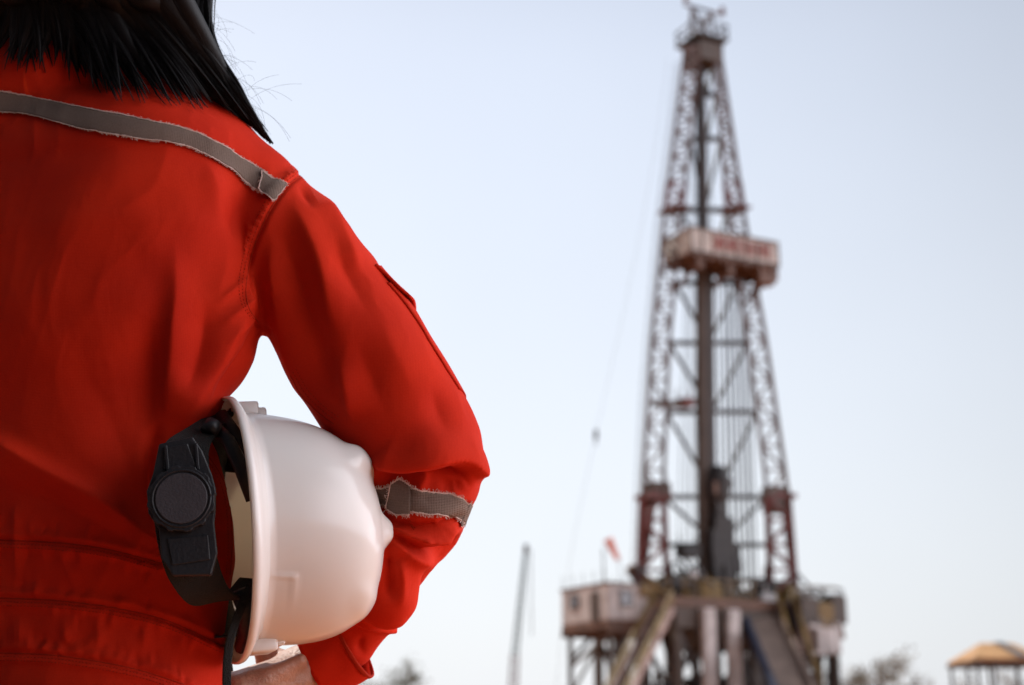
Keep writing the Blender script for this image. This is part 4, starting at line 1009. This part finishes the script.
fold_, Vr2 = ribbon([(262, 174), (270, 181), (284, 185)], [(260, 192), (266, 198), (274, 203)], 24, 9, .0042, 'folded_tape_end', M['tape'], jit=.8, parent=tape)
arc = [W(*p) for p in ()]
frays([(Vr2[:, 0], outs(Vr2, 0)), (Vr2[:, -1], outs(Vr2, 1)), (Vr2[0, :], [Vector((-1, 0, 0))] * 9), (Vr2[-1, :], [Vector((1, 0, 0))] * 9)], 'frayed_edge', parent=fold_)
st_top = [(374, 489), (382, 488), (392, 486), (400, 483), (411, 489), (430, 493), (450, 495), (462, 499), (474, 508)]
st_bot = [(374, 502), (384, 504), (394, 511), (404, 512), (414, 512), (430, 514), (448, 515), (458, 519), (466, 525)]
tape2, Vr = ribbon(st_top, st_bot, 90, 9, .0024, 'reflective_tape', M['tape'], jit=1.3)
frays([(Vr[:, 0], outs(Vr, 0)), (Vr[:, -1], outs(Vr, 1))], 'frayed_edge', parent=tape2, L=.0036, dens=3)
pl, Vr = ribbon([(392, 485), (401, 481), (412, 488)], [(390, 509), (400, 513), (411, 513)], 20, 9, .0046, 'folded_tape_end', M['tape'], jit=1.0, parent=tape2)
frays([(Vr[:, 0], outs(Vr, 0)), (Vr[:, -1], outs(Vr, 1)), (Vr[0, :], [Vector((-1, 0, 0))] * 9)], 'frayed_edge', parent=pl, L=.0036)

def seam(pts, name, r=.0007, off=.0003, mat='seam', step=2.0, dash=False):
    C = catmull(pts, 40); L = np.concatenate([[0], np.cumsum(np.linalg.norm(np.diff(C, axis=0), axis=1))]); n = max(6, int(L[-1] / step))
    u = np.linspace(0, L[-1], n); C = np.stack([np.interp(u, L, C[:, c]) for c in (0, 1)], 1)
    P_ = []
    for a, b_ in C: h, n_ = hit(a, b_); P_.append(h + n_ * off)
    mbs = MB()
    if dash:
        for i in range(0, n - 1, 2): mbs.tube([P_[i], P_[i + 1]], r, 4)
    else: mbs.tube(P_, r, 5)
    return mbs.build(name, M[mat], cover, True)
def stitched(pts, dx, dy, dbl=True):
    seam(pts, 'seam', .00065, -.0001)
    seam([(a + dx, b_ + dy) for a, b_ in pts], 'stitching', .00042, .0001, dash=True, step=1.7)
    if dbl: seam([(a + dx * 2, b_ + dy * 2) for a, b_ in pts], 'stitching', .00042, .0001, dash=True, step=1.7)
stitched(SEAM[:9], -3.5, -2)
stitched([(0, 540), (60, 543), (110, 550), (160, 563)], 0, 3.5)
stitched([(0, 598), (60, 601), (120, 609), (170, 622), (222, 646)], 0, 3.5)
stitched([(0, 653), (60, 656), (130, 668), (184, 684)], 0, 3.5)
stitched([(204, 450), (220, 474), (229, 500), (232, 540), (230, 575)], -4, 0, False)
# inner sleeve seam
stitched([(290, 375), (302, 396), (320, 414), (334, 424)], 3, -3, True)
stitched([(404, 514), (414, 530)], 2, 0, False)

# pocket on the outside of the upper sleeve: panel and flap
def near(p):
    h, n_, i, dd_ = bvh.find_nearest(p); return h, n_
def patch(left, depth_w, name, off, thick, rows=10, grow=0):
    C = catmull(left, 10); V_ = []; k = rows
    for ci, (a, b_) in enumerate(C):
        h, n_ = hit(a, b_)
        for j in range(k):
            s = j / (k - 1)
            q = h + Vector((.30, 1.0, .12)).normalized() * depth_w * s + n_ * .02 * 0
            g, gn = near(q + Vector((.02, 0, .012)))
            V_.append(g + gn * (off + grow * ci / len(C)))
    n = len(C); F_ = [(i * k + j, i * k + j + 1, (i + 1) * k + j + 1, (i + 1) * k + j) for i in range(n - 1) for j in range(k - 1)]
    o = mesh_obj(name, V_, F_, M['suit'], cover, True); s_ = o.modifiers.new('solid', 'SOLIDIFY'); s_.thickness = thick; s_.offset = 0
    return o
patch([(379, 281), (397, 302), (420, 335), (440, 368), (457, 392)], .075, 'sleeve_pocket', .0008, .0014)
patch([(369, 264), (377, 274), (388, 287), (401, 298)], .078, 'pocket_flap', .0008, .0024, grow=.0045)

# cuff: a band round the wrist, with a button tab and dark lining
A0 = W(352, 643, 1.368); A1 = W(318, 663, 1.374); ax = (A1 - A0).normalized()
u_ = ax.cross(Vector((0, 1, 0))).normalized(); v_ = ax.cross(u_)
def cuffmesh(r0, r1, t0, t1, n=48, m=10, wob=.0012, seed=0):
    V_ = []; F_ = []
    for i in range(m + 1):
        s = i / m; c = A0.lerp(A1, t0 + (t1 - t0) * s)
        for k in range(n):
            a = 2 * math.pi * k / n; r = r0 + (r1 - r0) * s + wob * noise.noise(Vector((math.cos(a) * 2.2 + seed, math.sin(a) * 2.2, s * 1.5)))
            V_.append(c + (u_ * math.cos(a) * 1.12 + v_ * math.sin(a) * .95) * r)
    for i in range(m):
        for k in range(n): F_.append((i * n + k, i * n + (k + 1) % n, (i + 1) * n + (k + 1) % n, (i + 1) * n + k))
    return V_, F_
V_, F_ = cuffmesh(.0300, .0275, 0, 1.08, wob=.003)
cuff = mesh_obj('cuff', V_, F_, M['suit'], cover, True); s_ = cuff.modifiers.new('solid', 'SOLIDIFY'); s_.thickness = .0026; s_.offset = 1
V_, F_ = cuffmesh(.0312, .0308, -.06, .04, m=3, wob=.0015, seed=3); 
o = mesh_obj('cuff_seam', V_, F_, M['seam'], cuff, True); s_ = o.modifiers.new('solid', 'SOLIDIFY'); s_.thickness = .0022; s_.offset = 1
V_, F_ = cuffmesh(.0255, .0265, .3, 1.12, m=4, wob=.001, seed=5)
o = mesh_obj('cuff_lining', V_, F_, M['pinkred'], cuff, True); s_ = o.modifiers.new('solid', 'SOLIDIFY'); s_.thickness = .0015

# ------------------------------------------------------------------ hair
hm = MB()
hb = lambda a, b_: (lambda h: h[0] + h[1] * .012)(hit(a, b_))
top = Vector(hc) + Vector((0, -.01, .10))
TIPS = [(-60, 40), (-30, 52), (0, 58), (14, 72), (30, 66), (48, 62), (64, 55), (80, 76), (92, 82), (110, 94), (130, 97), (150, 96), (162, 104), (182, 108), (200, 106), (212, 106), (226, 104), (240, 112), (258, 122), (270, 130), (279, 134)]
def tip_at(s):
    u = s * (len(TIPS) - 1); i = min(int(u), len(TIPS) - 2); f = u - i
    return (TIPS[i][0] * (1 - f) + TIPS[i + 1][0] * f, TIPS[i][1] * (1 - f) + TIPS[i + 1][1] * f)
def strand(s, lift, jx=0, jy=0, wave=.004, ph=0, n=22, root=None, curl=0):
    ta, tb2 = tip_at(s); ta += jx; tb2 += jy + 9 * noise.noise(Vector((s * 9, 3, 0))) + (7 if s < .9 else 0); ta += 8 * noise.noise(Vector((s * 7, 8, 0)))
    h, n_ = hit(ta, tb2); tip = h + n_ * max(.0025, lift * .35)
    an = (s - .5) * 2.0
    r0 = root or (Vector(hc) + Vector((math.sin(an) * .072, -math.cos(an) * .088, .03 + rng.normal(0, .02))))
    # shoulder / back contact point on the way
    mx_, my_ = (lambda q: (q[0], q[1]))((ta * .62 + 14, min(tb2 * .35 - 20, 14)))
    pt = W(mx_, max(my_, -30), 1.235 - lift * .8)
    dr = (pt - EYEV).normalized(); h2 = bvh.ray_cast(EYEV, dr)[0]
    mid = pt if h2 is None or h2.y > pt.y + .01 else h2 + Vector((0, -.012 - lift, .004))
    mid2 = (Vector(r0) * .45 + mid * .55) + Vector((math.sin(an) * .008, -.035, -.004)); mid2.y = min(mid2.y, 1.222 - lift * .8)
    crown_ = Vector(hc) + Vector((math.sin(an) * .03, -.02 - abs(math.cos(an)) * .03, .116)); rt_ = Vector(hc) + Vector((math.sin(an) * .088, -.012 - math.cos(an) * .106, .035)) if root is None else Vector(r0)
    C = catmull([tuple(crown_), tuple(rt_), tuple(mid2), tuple(mid), tuple(tip)], max(4, n // 3)); out = []
    m = len(C)
    for i in range(m):
        t_ = i / (m - 1); e = min(1, t_ * 2)
        q = Vector(C[i]); ww = wave * e
        q += Vector((math.sin(t_ * 9 + ph) * ww, math.cos(t_ * 7 + ph * 1.7) * ww * .5 - curl * t_ * t_ * .0, math.sin(t_ * 6 + ph * 2) * ww * .4))
        out.append(q)
    # never inside the cloth
    for i in range(m // 2, m):
        g, gn, _, dist = bvh.find_nearest(out[i])
        if g is not None and (out[i] - g).dot(gn) < .0015: out[i] = g + gn * (.0015 + rng.random() * .002)
    return out
# the solid mass under the locks
for l in range(110):
    s0 = (l + .5) / 110 * .97; C = strand(s0, rng.uniform(.004, .016), rng.normal(0, 5), -10 - abs(rng.normal(0, 12)), .002, rng.uniform(0, 6))
    m = len(C); hm.tube(C, [.015 * min(1, .7 + i / m) * (1 - (i / (m - 1)) ** 5) + .0004 for i in range(m)], 8)
# locks: clusters of strands that share a wave and taper together
nl = 150
for l in range(nl):
    s0 = (l + rng.uniform(0, 1)) / nl; ph = rng.uniform(0, 6.28); lift = rng.uniform(.001, .022); wv = rng.uniform(.003, .009)
    jx0, jy0 = rng.normal(0, 5), -abs(rng.normal(0, 12)) * (rng.random() < .75)
    base = None
    # the core of the lock
    C = strand(s0, lift, jx0, jy0, wv, ph)
    m = len(C); rad = [.0052 * (1 - (i / (m - 1)) ** 3) * (1 if i else .5) + .0003 for i in range(m)]
    hm.tube([c + Vector((0, .006, 0)) * (1 - i / m) for i, c in enumerate(C)], rad, 7)
    for q in range(44):
        a = rng.uniform(0, 6.28); rr = math.sqrt(rng.random()) * .0125; o1 = Vector((math.cos(a) * rr, -abs(math.sin(a)) * rr * .9, math.sin(a) * rr * .4)); jt = rng.normal(0, .0018, 3)
        ph2 = rng.uniform(0, 6.28); e_ = rng.uniform(.72, 1.02)
        pts_ = []
        for i, c in enumerate(C):
            t_ = i / (m - 1)
            if t_ > e_: break
            k_ = (1 - t_ ** 2.2) + .12
            pts_.append(c + o1 * k_ + Vector((math.sin(t_ * 14 + ph2), math.cos(t_ * 11 + ph2), math.sin(t_ * 12 + ph2 * 2))) * .0014 + Vector(jt) * t_ * 1.6)
        if len(pts_) > 3: hm.tube(pts_, [.00024 * (1.15 - i / len(pts_)) for i in range(len(pts_))], 3, caps=False)
# the lock that falls over the right shoulder to a point
for l in range(46):
    f = rng.random(); tipx, tipy = 279 - 26 * f ** 1.3 + rng.normal(0, 1.5), 134 - 18 * f ** 1.3 + rng.normal(0, 1.5)
    pts_ = [Vector(hc) + Vector((.03, -.05, .105)), Vector(hc) + Vector((.085, -.05 + .03 * f, .03)), W(150 + 56 * (1 - f) + rng.normal(0, 3), -40, 1.27), W(158 + 50 * (1 - f) + rng.normal(0, 2), 10, 1.262), W(176 + 42 * (1 - f) + rng.normal(0, 2), 55, 1.258), W(206 + 34 * (1 - f) + rng.normal(0, 2), 92, 1.262)]
    h, n_ = hit(tipx, tipy); pts_.append(h + n_ * .003)
    C = catmull([tuple(p) for p in pts_], 6); ph = rng.uniform(0, 6.28); m = len(C)
    C = [Vector(c) + Vector((math.sin(i * .4 + ph), 0, math.cos(i * .3 + ph))) * .0012 for i, c in enumerate(C)]
    hm.tube(C, [.0042 * (1 - (i / (m - 1)) ** 2) + .0003 for i in range(m)], 6)
    for q in range(16):
        o1 = Vector(rng.normal(0, .0035, 3)); hm.tube([c + o1 * (1.05 - (i / m) ** 2) for i, c in enumerate(C)], .0003, 3, caps=False)
# single fly-away hairs against the sky
for l in range(46):
    a0 = rng.uniform(0, 1); x0 = 206 + 60 * a0 ** 1.4; y0 = 5 + 110 * a0; p0 = W(x0 - 6, y0, 1.262)
    L = rng.uniform(.015, .055); an = rng.uniform(-1.1, .9); d_ = Vector((math.cos(an), rng.normal(0, .2), math.sin(an))); pts_ = [p0]; cv = rng.normal(0, .10)
    for k in range(12):
        pts_.append(pts_[-1] + d_ * L / 12); d_ = (d_ + Vector((math.sin(an) * cv, 0, -abs(cv) * .9 - .05))).normalized()
    hm.tube(pts_, .00011, 3, caps=False)
# hair cap over the skull
G = grid((hc[0] - .12, hc[1] - .15, hc[2] - .22), (hc[0] + .12, hc[1] + .14, hc[2] + .15), .006)
d = ellip(*G, (hc[0], hc[1] - .012, hc[2] + .012), (.086, .102, .112)); d = smin(d, cone(*G, (hc[0], hc[1] - .02, hc[2] - .04), (hc[0], hc[1] + .0, hc[2] - .12), .065, .055), .03)
d = np.maximum(d, (G[1] - hc[1] - .03) - np.clip(G[2] - hc[2] - .05, 0, 1) * 1.6)
v_, f_ = surface_nets(d, (hc[0] - .12, hc[1] - .15, hc[2] - .22), .006); v_ = relax(v_, f_, 1); hm.add([tuple(p) for p in v_], f_.tolist())
del G, d
hair = hm.build('hair', M['hair'], person, True)

# ================================================================== HARD HAT
hat = empty('hard_hat')
props(hat, 'glossy white hard hat with black ratchet band, tucked under the arm', 'hard hat')
Ct = W(222, 403, 1.262); Cb = W(241, 662, 1.262); Oc = (Ct + Cb) / 2
Sx = (Ct - Cb).normalized(); nearp = W(263, 556, 1.143); Bv = nearp - Oc; Bv -= Sx * Bv.dot(Sx); AB = Bv.length; Bx = Bv.normalized()
Ux = Bx.cross(Sx).normalized()
if Ux.x < 0: Ux = -Ux
AS = (Ct - Cb).length / 2
hat.location = Oc
def HL_(s, b, u): return Oc + Sx * s + Bx * b + Ux * u
HT = .1165
nphi, nth = 288, 96
rows = []
# brim: lip, flange, then the dome
for (off, u) in ((.0170, -.0125), (.0185, -.0115), (.0188, -.0090), (.0178, -.0062), (.0145, -.0034), (.0100, -.0006), (.0052, .0022), (.0016, .0054)): rows.append(('r', off, u))
for i in range(nth + 1): rows.append(('d', i / nth))
V_ = []; F_ = []
def sstep(x, a, b): t_ = min(1, max(0, (x - a) / (b - a))); return t_ * t_ * (3 - 2 * t_)
DS, DB = AS - .0135, AB - .0150
for kind, *r_ in rows:
    for k in range(nphi):
        a = 2 * math.pi * k / nphi; ca, sa = math.cos(a), math.sin(a)
        visor = sstep(-sa, .35, .95) * .030          # the peak is on the far side
        if kind == 'r':
            off, u = r_; k_ = off / .0188
            s = (DS + off * .8) * ca; b = (DB + off + visor * k_) * sa; dz = -visor * .25 * k_ + .006 * k_ * abs(ca) ** 2
            V_.append((s, b, u + .005 + dz * .6))
        else:
            th = r_[0] * math.pi / 2; e = .70
            rr = math.cos(th) ** e if th < math.pi / 2 - 1e-6 else 0; hh = math.sin(th) ** .70
            s = DS * rr * ca; b = DB * rr * sa; u = .0062 + HT * hh
            nrm = Vector((ca * rr / DS * .1, sa * rr / DB * .1, hh / HT * .1)).normalized()
            am = 0
            bb = b / DB; el = r_[0]
            for s0, wd_, amp, back in ((-.004, .0120, .0090, .40), (.056, .013, .0085, .64), (-.068, .012, .0030, .60)):
                q = math.exp(-abs((s - s0) / wd_) ** 3.2)
                lim = sstep(el, .30 if sa > 0 else .12, .50 if sa > 0 else .4) * (1 - sstep(bb, back, back + .2))
                am += amp * q * lim
            # broad raised plateau and a shallow moulded step above the brim
            am += .0012 * sstep(el, .10, .45)
            # small moulded recess beside the rear edge
            if sa > 0:
                rs = 0
                ed = math.exp(-((u - .0275) / .0013) ** 2) * sstep(s, -.0705, -.0690) * 0 + math.exp(-((s + .0560) / .0016) ** 2) * (1 - sstep(u, .027, .0295)) * sstep(u, .006, .009) + math.exp(-((u - .0275) / .0013) ** 2) * (1 - sstep(s, -.0555, -.0540)) * sstep(s, -.088, -.058)
                am += .0017 * min(1, ed)
            V_.append((s + nrm.x * am - .13 * max(0, u - .01), b + nrm.y * am, u + .005 + nrm.z * am))
n = nphi
for i in range(len(rows) - 1):
    for k in range(n): F_.append((i * n + k, i * n + (k + 1) % n, (i + 1) * n + (k + 1) % n, (i + 1) * n + k))
VW = [tuple(HL_(*v) - Oc) for v in V_]
shell = mesh_obj('shell', VW, F_, M['helmet'], hat, True)
sm = shell.modifiers.new('solid', 'SOLIDIFY'); sm.thickness = .0026; sm.offset = -1
# check the direction of the normals: they must point away from the crown's inside
me_ = shell.data; c_ = me_.polygons[len(me_.polygons) // 2]
if c_.normal.dot(Vector(c_.center) - Ux * .02) < 0: me_.flip_normals()
def HLo(s, b, u): return HL_(s, b, u) - Oc
def lug(sgn, bpos, name):
    q = MB(); c = HLo(sgn * (DS - .001), bpos, .0165)
    q.box(c + Sx * sgn * .003, Bx * .038, Ux * .024, Sx * .013)
    q.box(c + Ux * .013 + Sx * sgn * .0, Bx * .026, Ux * .014, Sx * .010)
    o = q.build(name, M['helmet'], hat, True, bevel=.0025)
    q2 = MB(); q2.box(c + Sx * sgn * .0035 - Ux * .0124, Bx * .022, Ux * .001, Sx * .003); q2.build('slot_opening', M['black'], o)
    return o
lug(1, .006, 'accessory_slot'); lug(-1, .006, 'accessory_slot')
def strip(pts, wdir, name, mat, thick=.002, parent=hat, n=14, bevel=0):
    """pts: (point, half width)"""
    C = catmull([tuple(p) for p, _ in pts], n); wd = np.interp(np.linspace(0, 1, len(C)), np.linspace(0, 1, len(pts)), [q for _, q in pts])
    V1 = []; m_ = len(C); K = 5
    for i in range(m_):
        t_ = Vector(C[min(i + 1, m_ - 1)] - C[max(i - 1, 0)]).normalized(); d_ = wdir(i / (m_ - 1)) if callable(wdir) else wdir
        d_ = (d_ - t_ * d_.dot(t_)).normalized()
        for j in range(K): V1.append(Vector(C[i]) + d_ * wd[i] * (j / (K - 1) * 2 - 1))
    F1 = [(i * K + j, i * K + j + 1, (i + 1) * K + j + 1, (i + 1) * K + j) for i in range(m_ - 1) for j in range(K - 1)]
    o = mesh_obj(name, V1, F1, M[mat], parent, True); s_ = o.modifiers.new('solid', 'SOLIDIFY'); s_.thickness = thick; s_.offset = 0
    if bevel: b_ = o.modifiers.new('bevel', 'BEVEL'); b_.width = bevel; b_.segments = 2; b_.limit_method = 'ANGLE'
    return o
def L(px_, py_, Y_): return W(px_, py_, Y_) - Oc
px2m = 1.15 / FPX
# nape strap with the ratchet
nape = strip([(L(226, 412, 1.245), .008), (L(206, 428, 1.205), .013), (L(188, 446, 1.168), .018), (L(183, 475, 1.153), .022), (L(182, 500, 1.150), .023), (L(185, 535, 1.153), .0225), (L(193, 568, 1.165), .021), (L(211, 596, 1.19), .017), (L(240, 596, 1.225), .015), (L(254, 580, 1.262), .013)], Ux, 'nape_strap', 'strap', .0035, bevel=.001)
# ratchet housing
C0 = L(183, 501, 1.145); vd = (Vector((0, 0, 1)) * .98 + Vector((-.10, 0, 0))).normalized(); hd = Vector((1, .12, .06)); hd = (hd - vd * hd.dot(vd)).normalized(); fd = hd.cross(vd); fd = fd if fd.y < 0 else -fd
def plate(outline, t0, t1, name, mat, parent, bevel=.0012):
    n_ = len(outline); V1 = [C0 + hd * x + vd * z + fd * t0 for x, z in outline] + [C0 + hd * x + vd * z + fd * t1 for x, z in outline]
    F1 = [tuple(range(n_ - 1, -1, -1)), tuple(range(n_, 2 * n_))] + [(i, (i + 1) % n_, n_ + (i + 1) % n_, n_ + i) for i in range(n_)]
    o = mesh_obj(name, V1, F1, M[mat], parent); bv_ = o.modifiers.new('bevel', 'BEVEL'); bv_.width = bevel; bv_.segments = 3; bv_.limit_method = 'ANGLE'
    bmesh_fix(o); return o
def bmesh_fix(o):
    import bmesh
    b_ = bmesh.new(); b_.from_mesh(o.data); bmesh.ops.recalc_face_normals(b_, faces=b_.faces); b_.to_mesh(o.data); b_.free()
hs = [(-.017, .048), (.010, .052), (.017, .040), (.024, .020), (.0265, .008), (.0255, -.010), (.024, -.020), (.0255, -.045), (.020, -.062), (-.010, -.060), (-.0185, -.045), (-.0195, -.022), (-.0275, -.008), (-.0280, .010), (-.0225, .024)]
house = plate(hs, -.004, .0035, 'ratchet_housing', 'black', hat)
plate([(-.012, .044), (.006, .046), (.012, .026), (-.014, .026)], .0035, .0055, 'housing_rib', 'black', house, .0008)
plate([(-.013, -.030), (.019, -.030), (.020, -.050), (-.010, -.052)], .0035, .0052, 'housing_rib', 'black', house, .0008)
for x in (-.0125, .0115): plate([(x, .046), (x + .0022, .046), (x + .0032, .024), (x + .001, .024)], .0045, .0068, 'housing_rib', 'black', house, .0004)
# toothed dial
n_ = 96; out = []
for i in range(n_):
    a = 2 * math.pi * i / n_; r = .0262 + .0011 * (1 if math.sin(a * 12) > 0 else -.3); out.append((r * math.cos(a), r * math.sin(a)))
dial = plate(out, .0035, .0125, 'ratchet_dial', 'black', hat, .0007)
ring = MB(); pr = []
for i in range(65):
    a = 2 * math.pi * i / 64; pr.append(C0 + (hd * math.cos(a) + vd * math.sin(a)) * .0228 + fd * .0125)
ring.tube(pr, .0011, 8); ring.build('dial_rim', M['black'], dial, True)
plate([(.0205 * math.cos(2 * math.pi * i / 64), .0205 * math.sin(2 * math.pi * i / 64)) for i in range(64)], .012, .0139, 'dial_cap', 'disc', dial, .0006)
# headband and crown straps inside the shell
def arcp(a0, a1, s, b, u, n=12): return [HLo(s * math.cos(R(a0 + (a1 - a0) * i / n)), b * math.sin(R(a0 + (a1 - a0) * i / n)), u) for i in range(n + 1)]
strip([(p, .016) for p in arcp(0, -180, AS * .80, AB * .84, -.004)], Ux, 'headband', 'black', .002, n=4)
for a in (40, 140, -40, -140):
    pts = [(HLo(DS * .93 * math.cos(R(a)), DB * .9 * math.sin(R(a)), .012), .009), (HLo(DS * .80 * math.cos(R(a)), DB * .78 * math.sin(R(a)), .06), .009), (HLo(DS * .42 * math.cos(R(a)), DB * .42 * math.sin(R(a)), .100), .009), (HLo(0, 0, .108), .009)]
    dirw = (Bx * math.cos(R(a)) - Sx * math.sin(R(a)))
    strip(pts, dirw, 'crown_strap', 'strap', .0012)
# black arms that join nape strap and shell
ar = MB(); ar.tube([L(214, 428, 1.20), L(228, 440, 1.19), L(243, 470, 1.185), L(253, 500, 1.19)], [.007, .006, .007, .006], 8); ar.build('suspension_arm', M['black'], hat, True)
ar = MB(); ar.tube([L(220, 415, 1.225), L(234, 432, 1.22), L(247, 462, 1.22)], [.007, .006, .005], 8); ar.build('suspension_arm', M['black'], hat, True)
ar = MB(); ar.tube([L(240, 590, 1.21), L(247, 608, 1.215), L(247, 632, 1.24), L(241, 648, 1.262)], [.009, .009, .008, .006], 8); ar.build('suspension_arm', M['black'], hat, True)
ar = MB(); ar.tube([L(209, 432, 1.185), L(214, 424, 1.19)], [.008, .008], 10); ar.build('pivot_knob', M['black'], hat, True)
strip([(L(251, 586, 1.20), .0036), (L(243, 603, 1.19), .0036), (L(233, 630, 1.187), .0033), (L(228, 655, 1.19), .0036), (L(227, 690, 1.195), .0036), (L(232, 735, 1.22), .0036), (L(240, 745, 1.27), .0036), (L(236, 720, 1.40), .0036), (L(228, 660, 1.41), .0036)], Vector((1, .2, 0)), 'chin_strap', 'strap', .002)
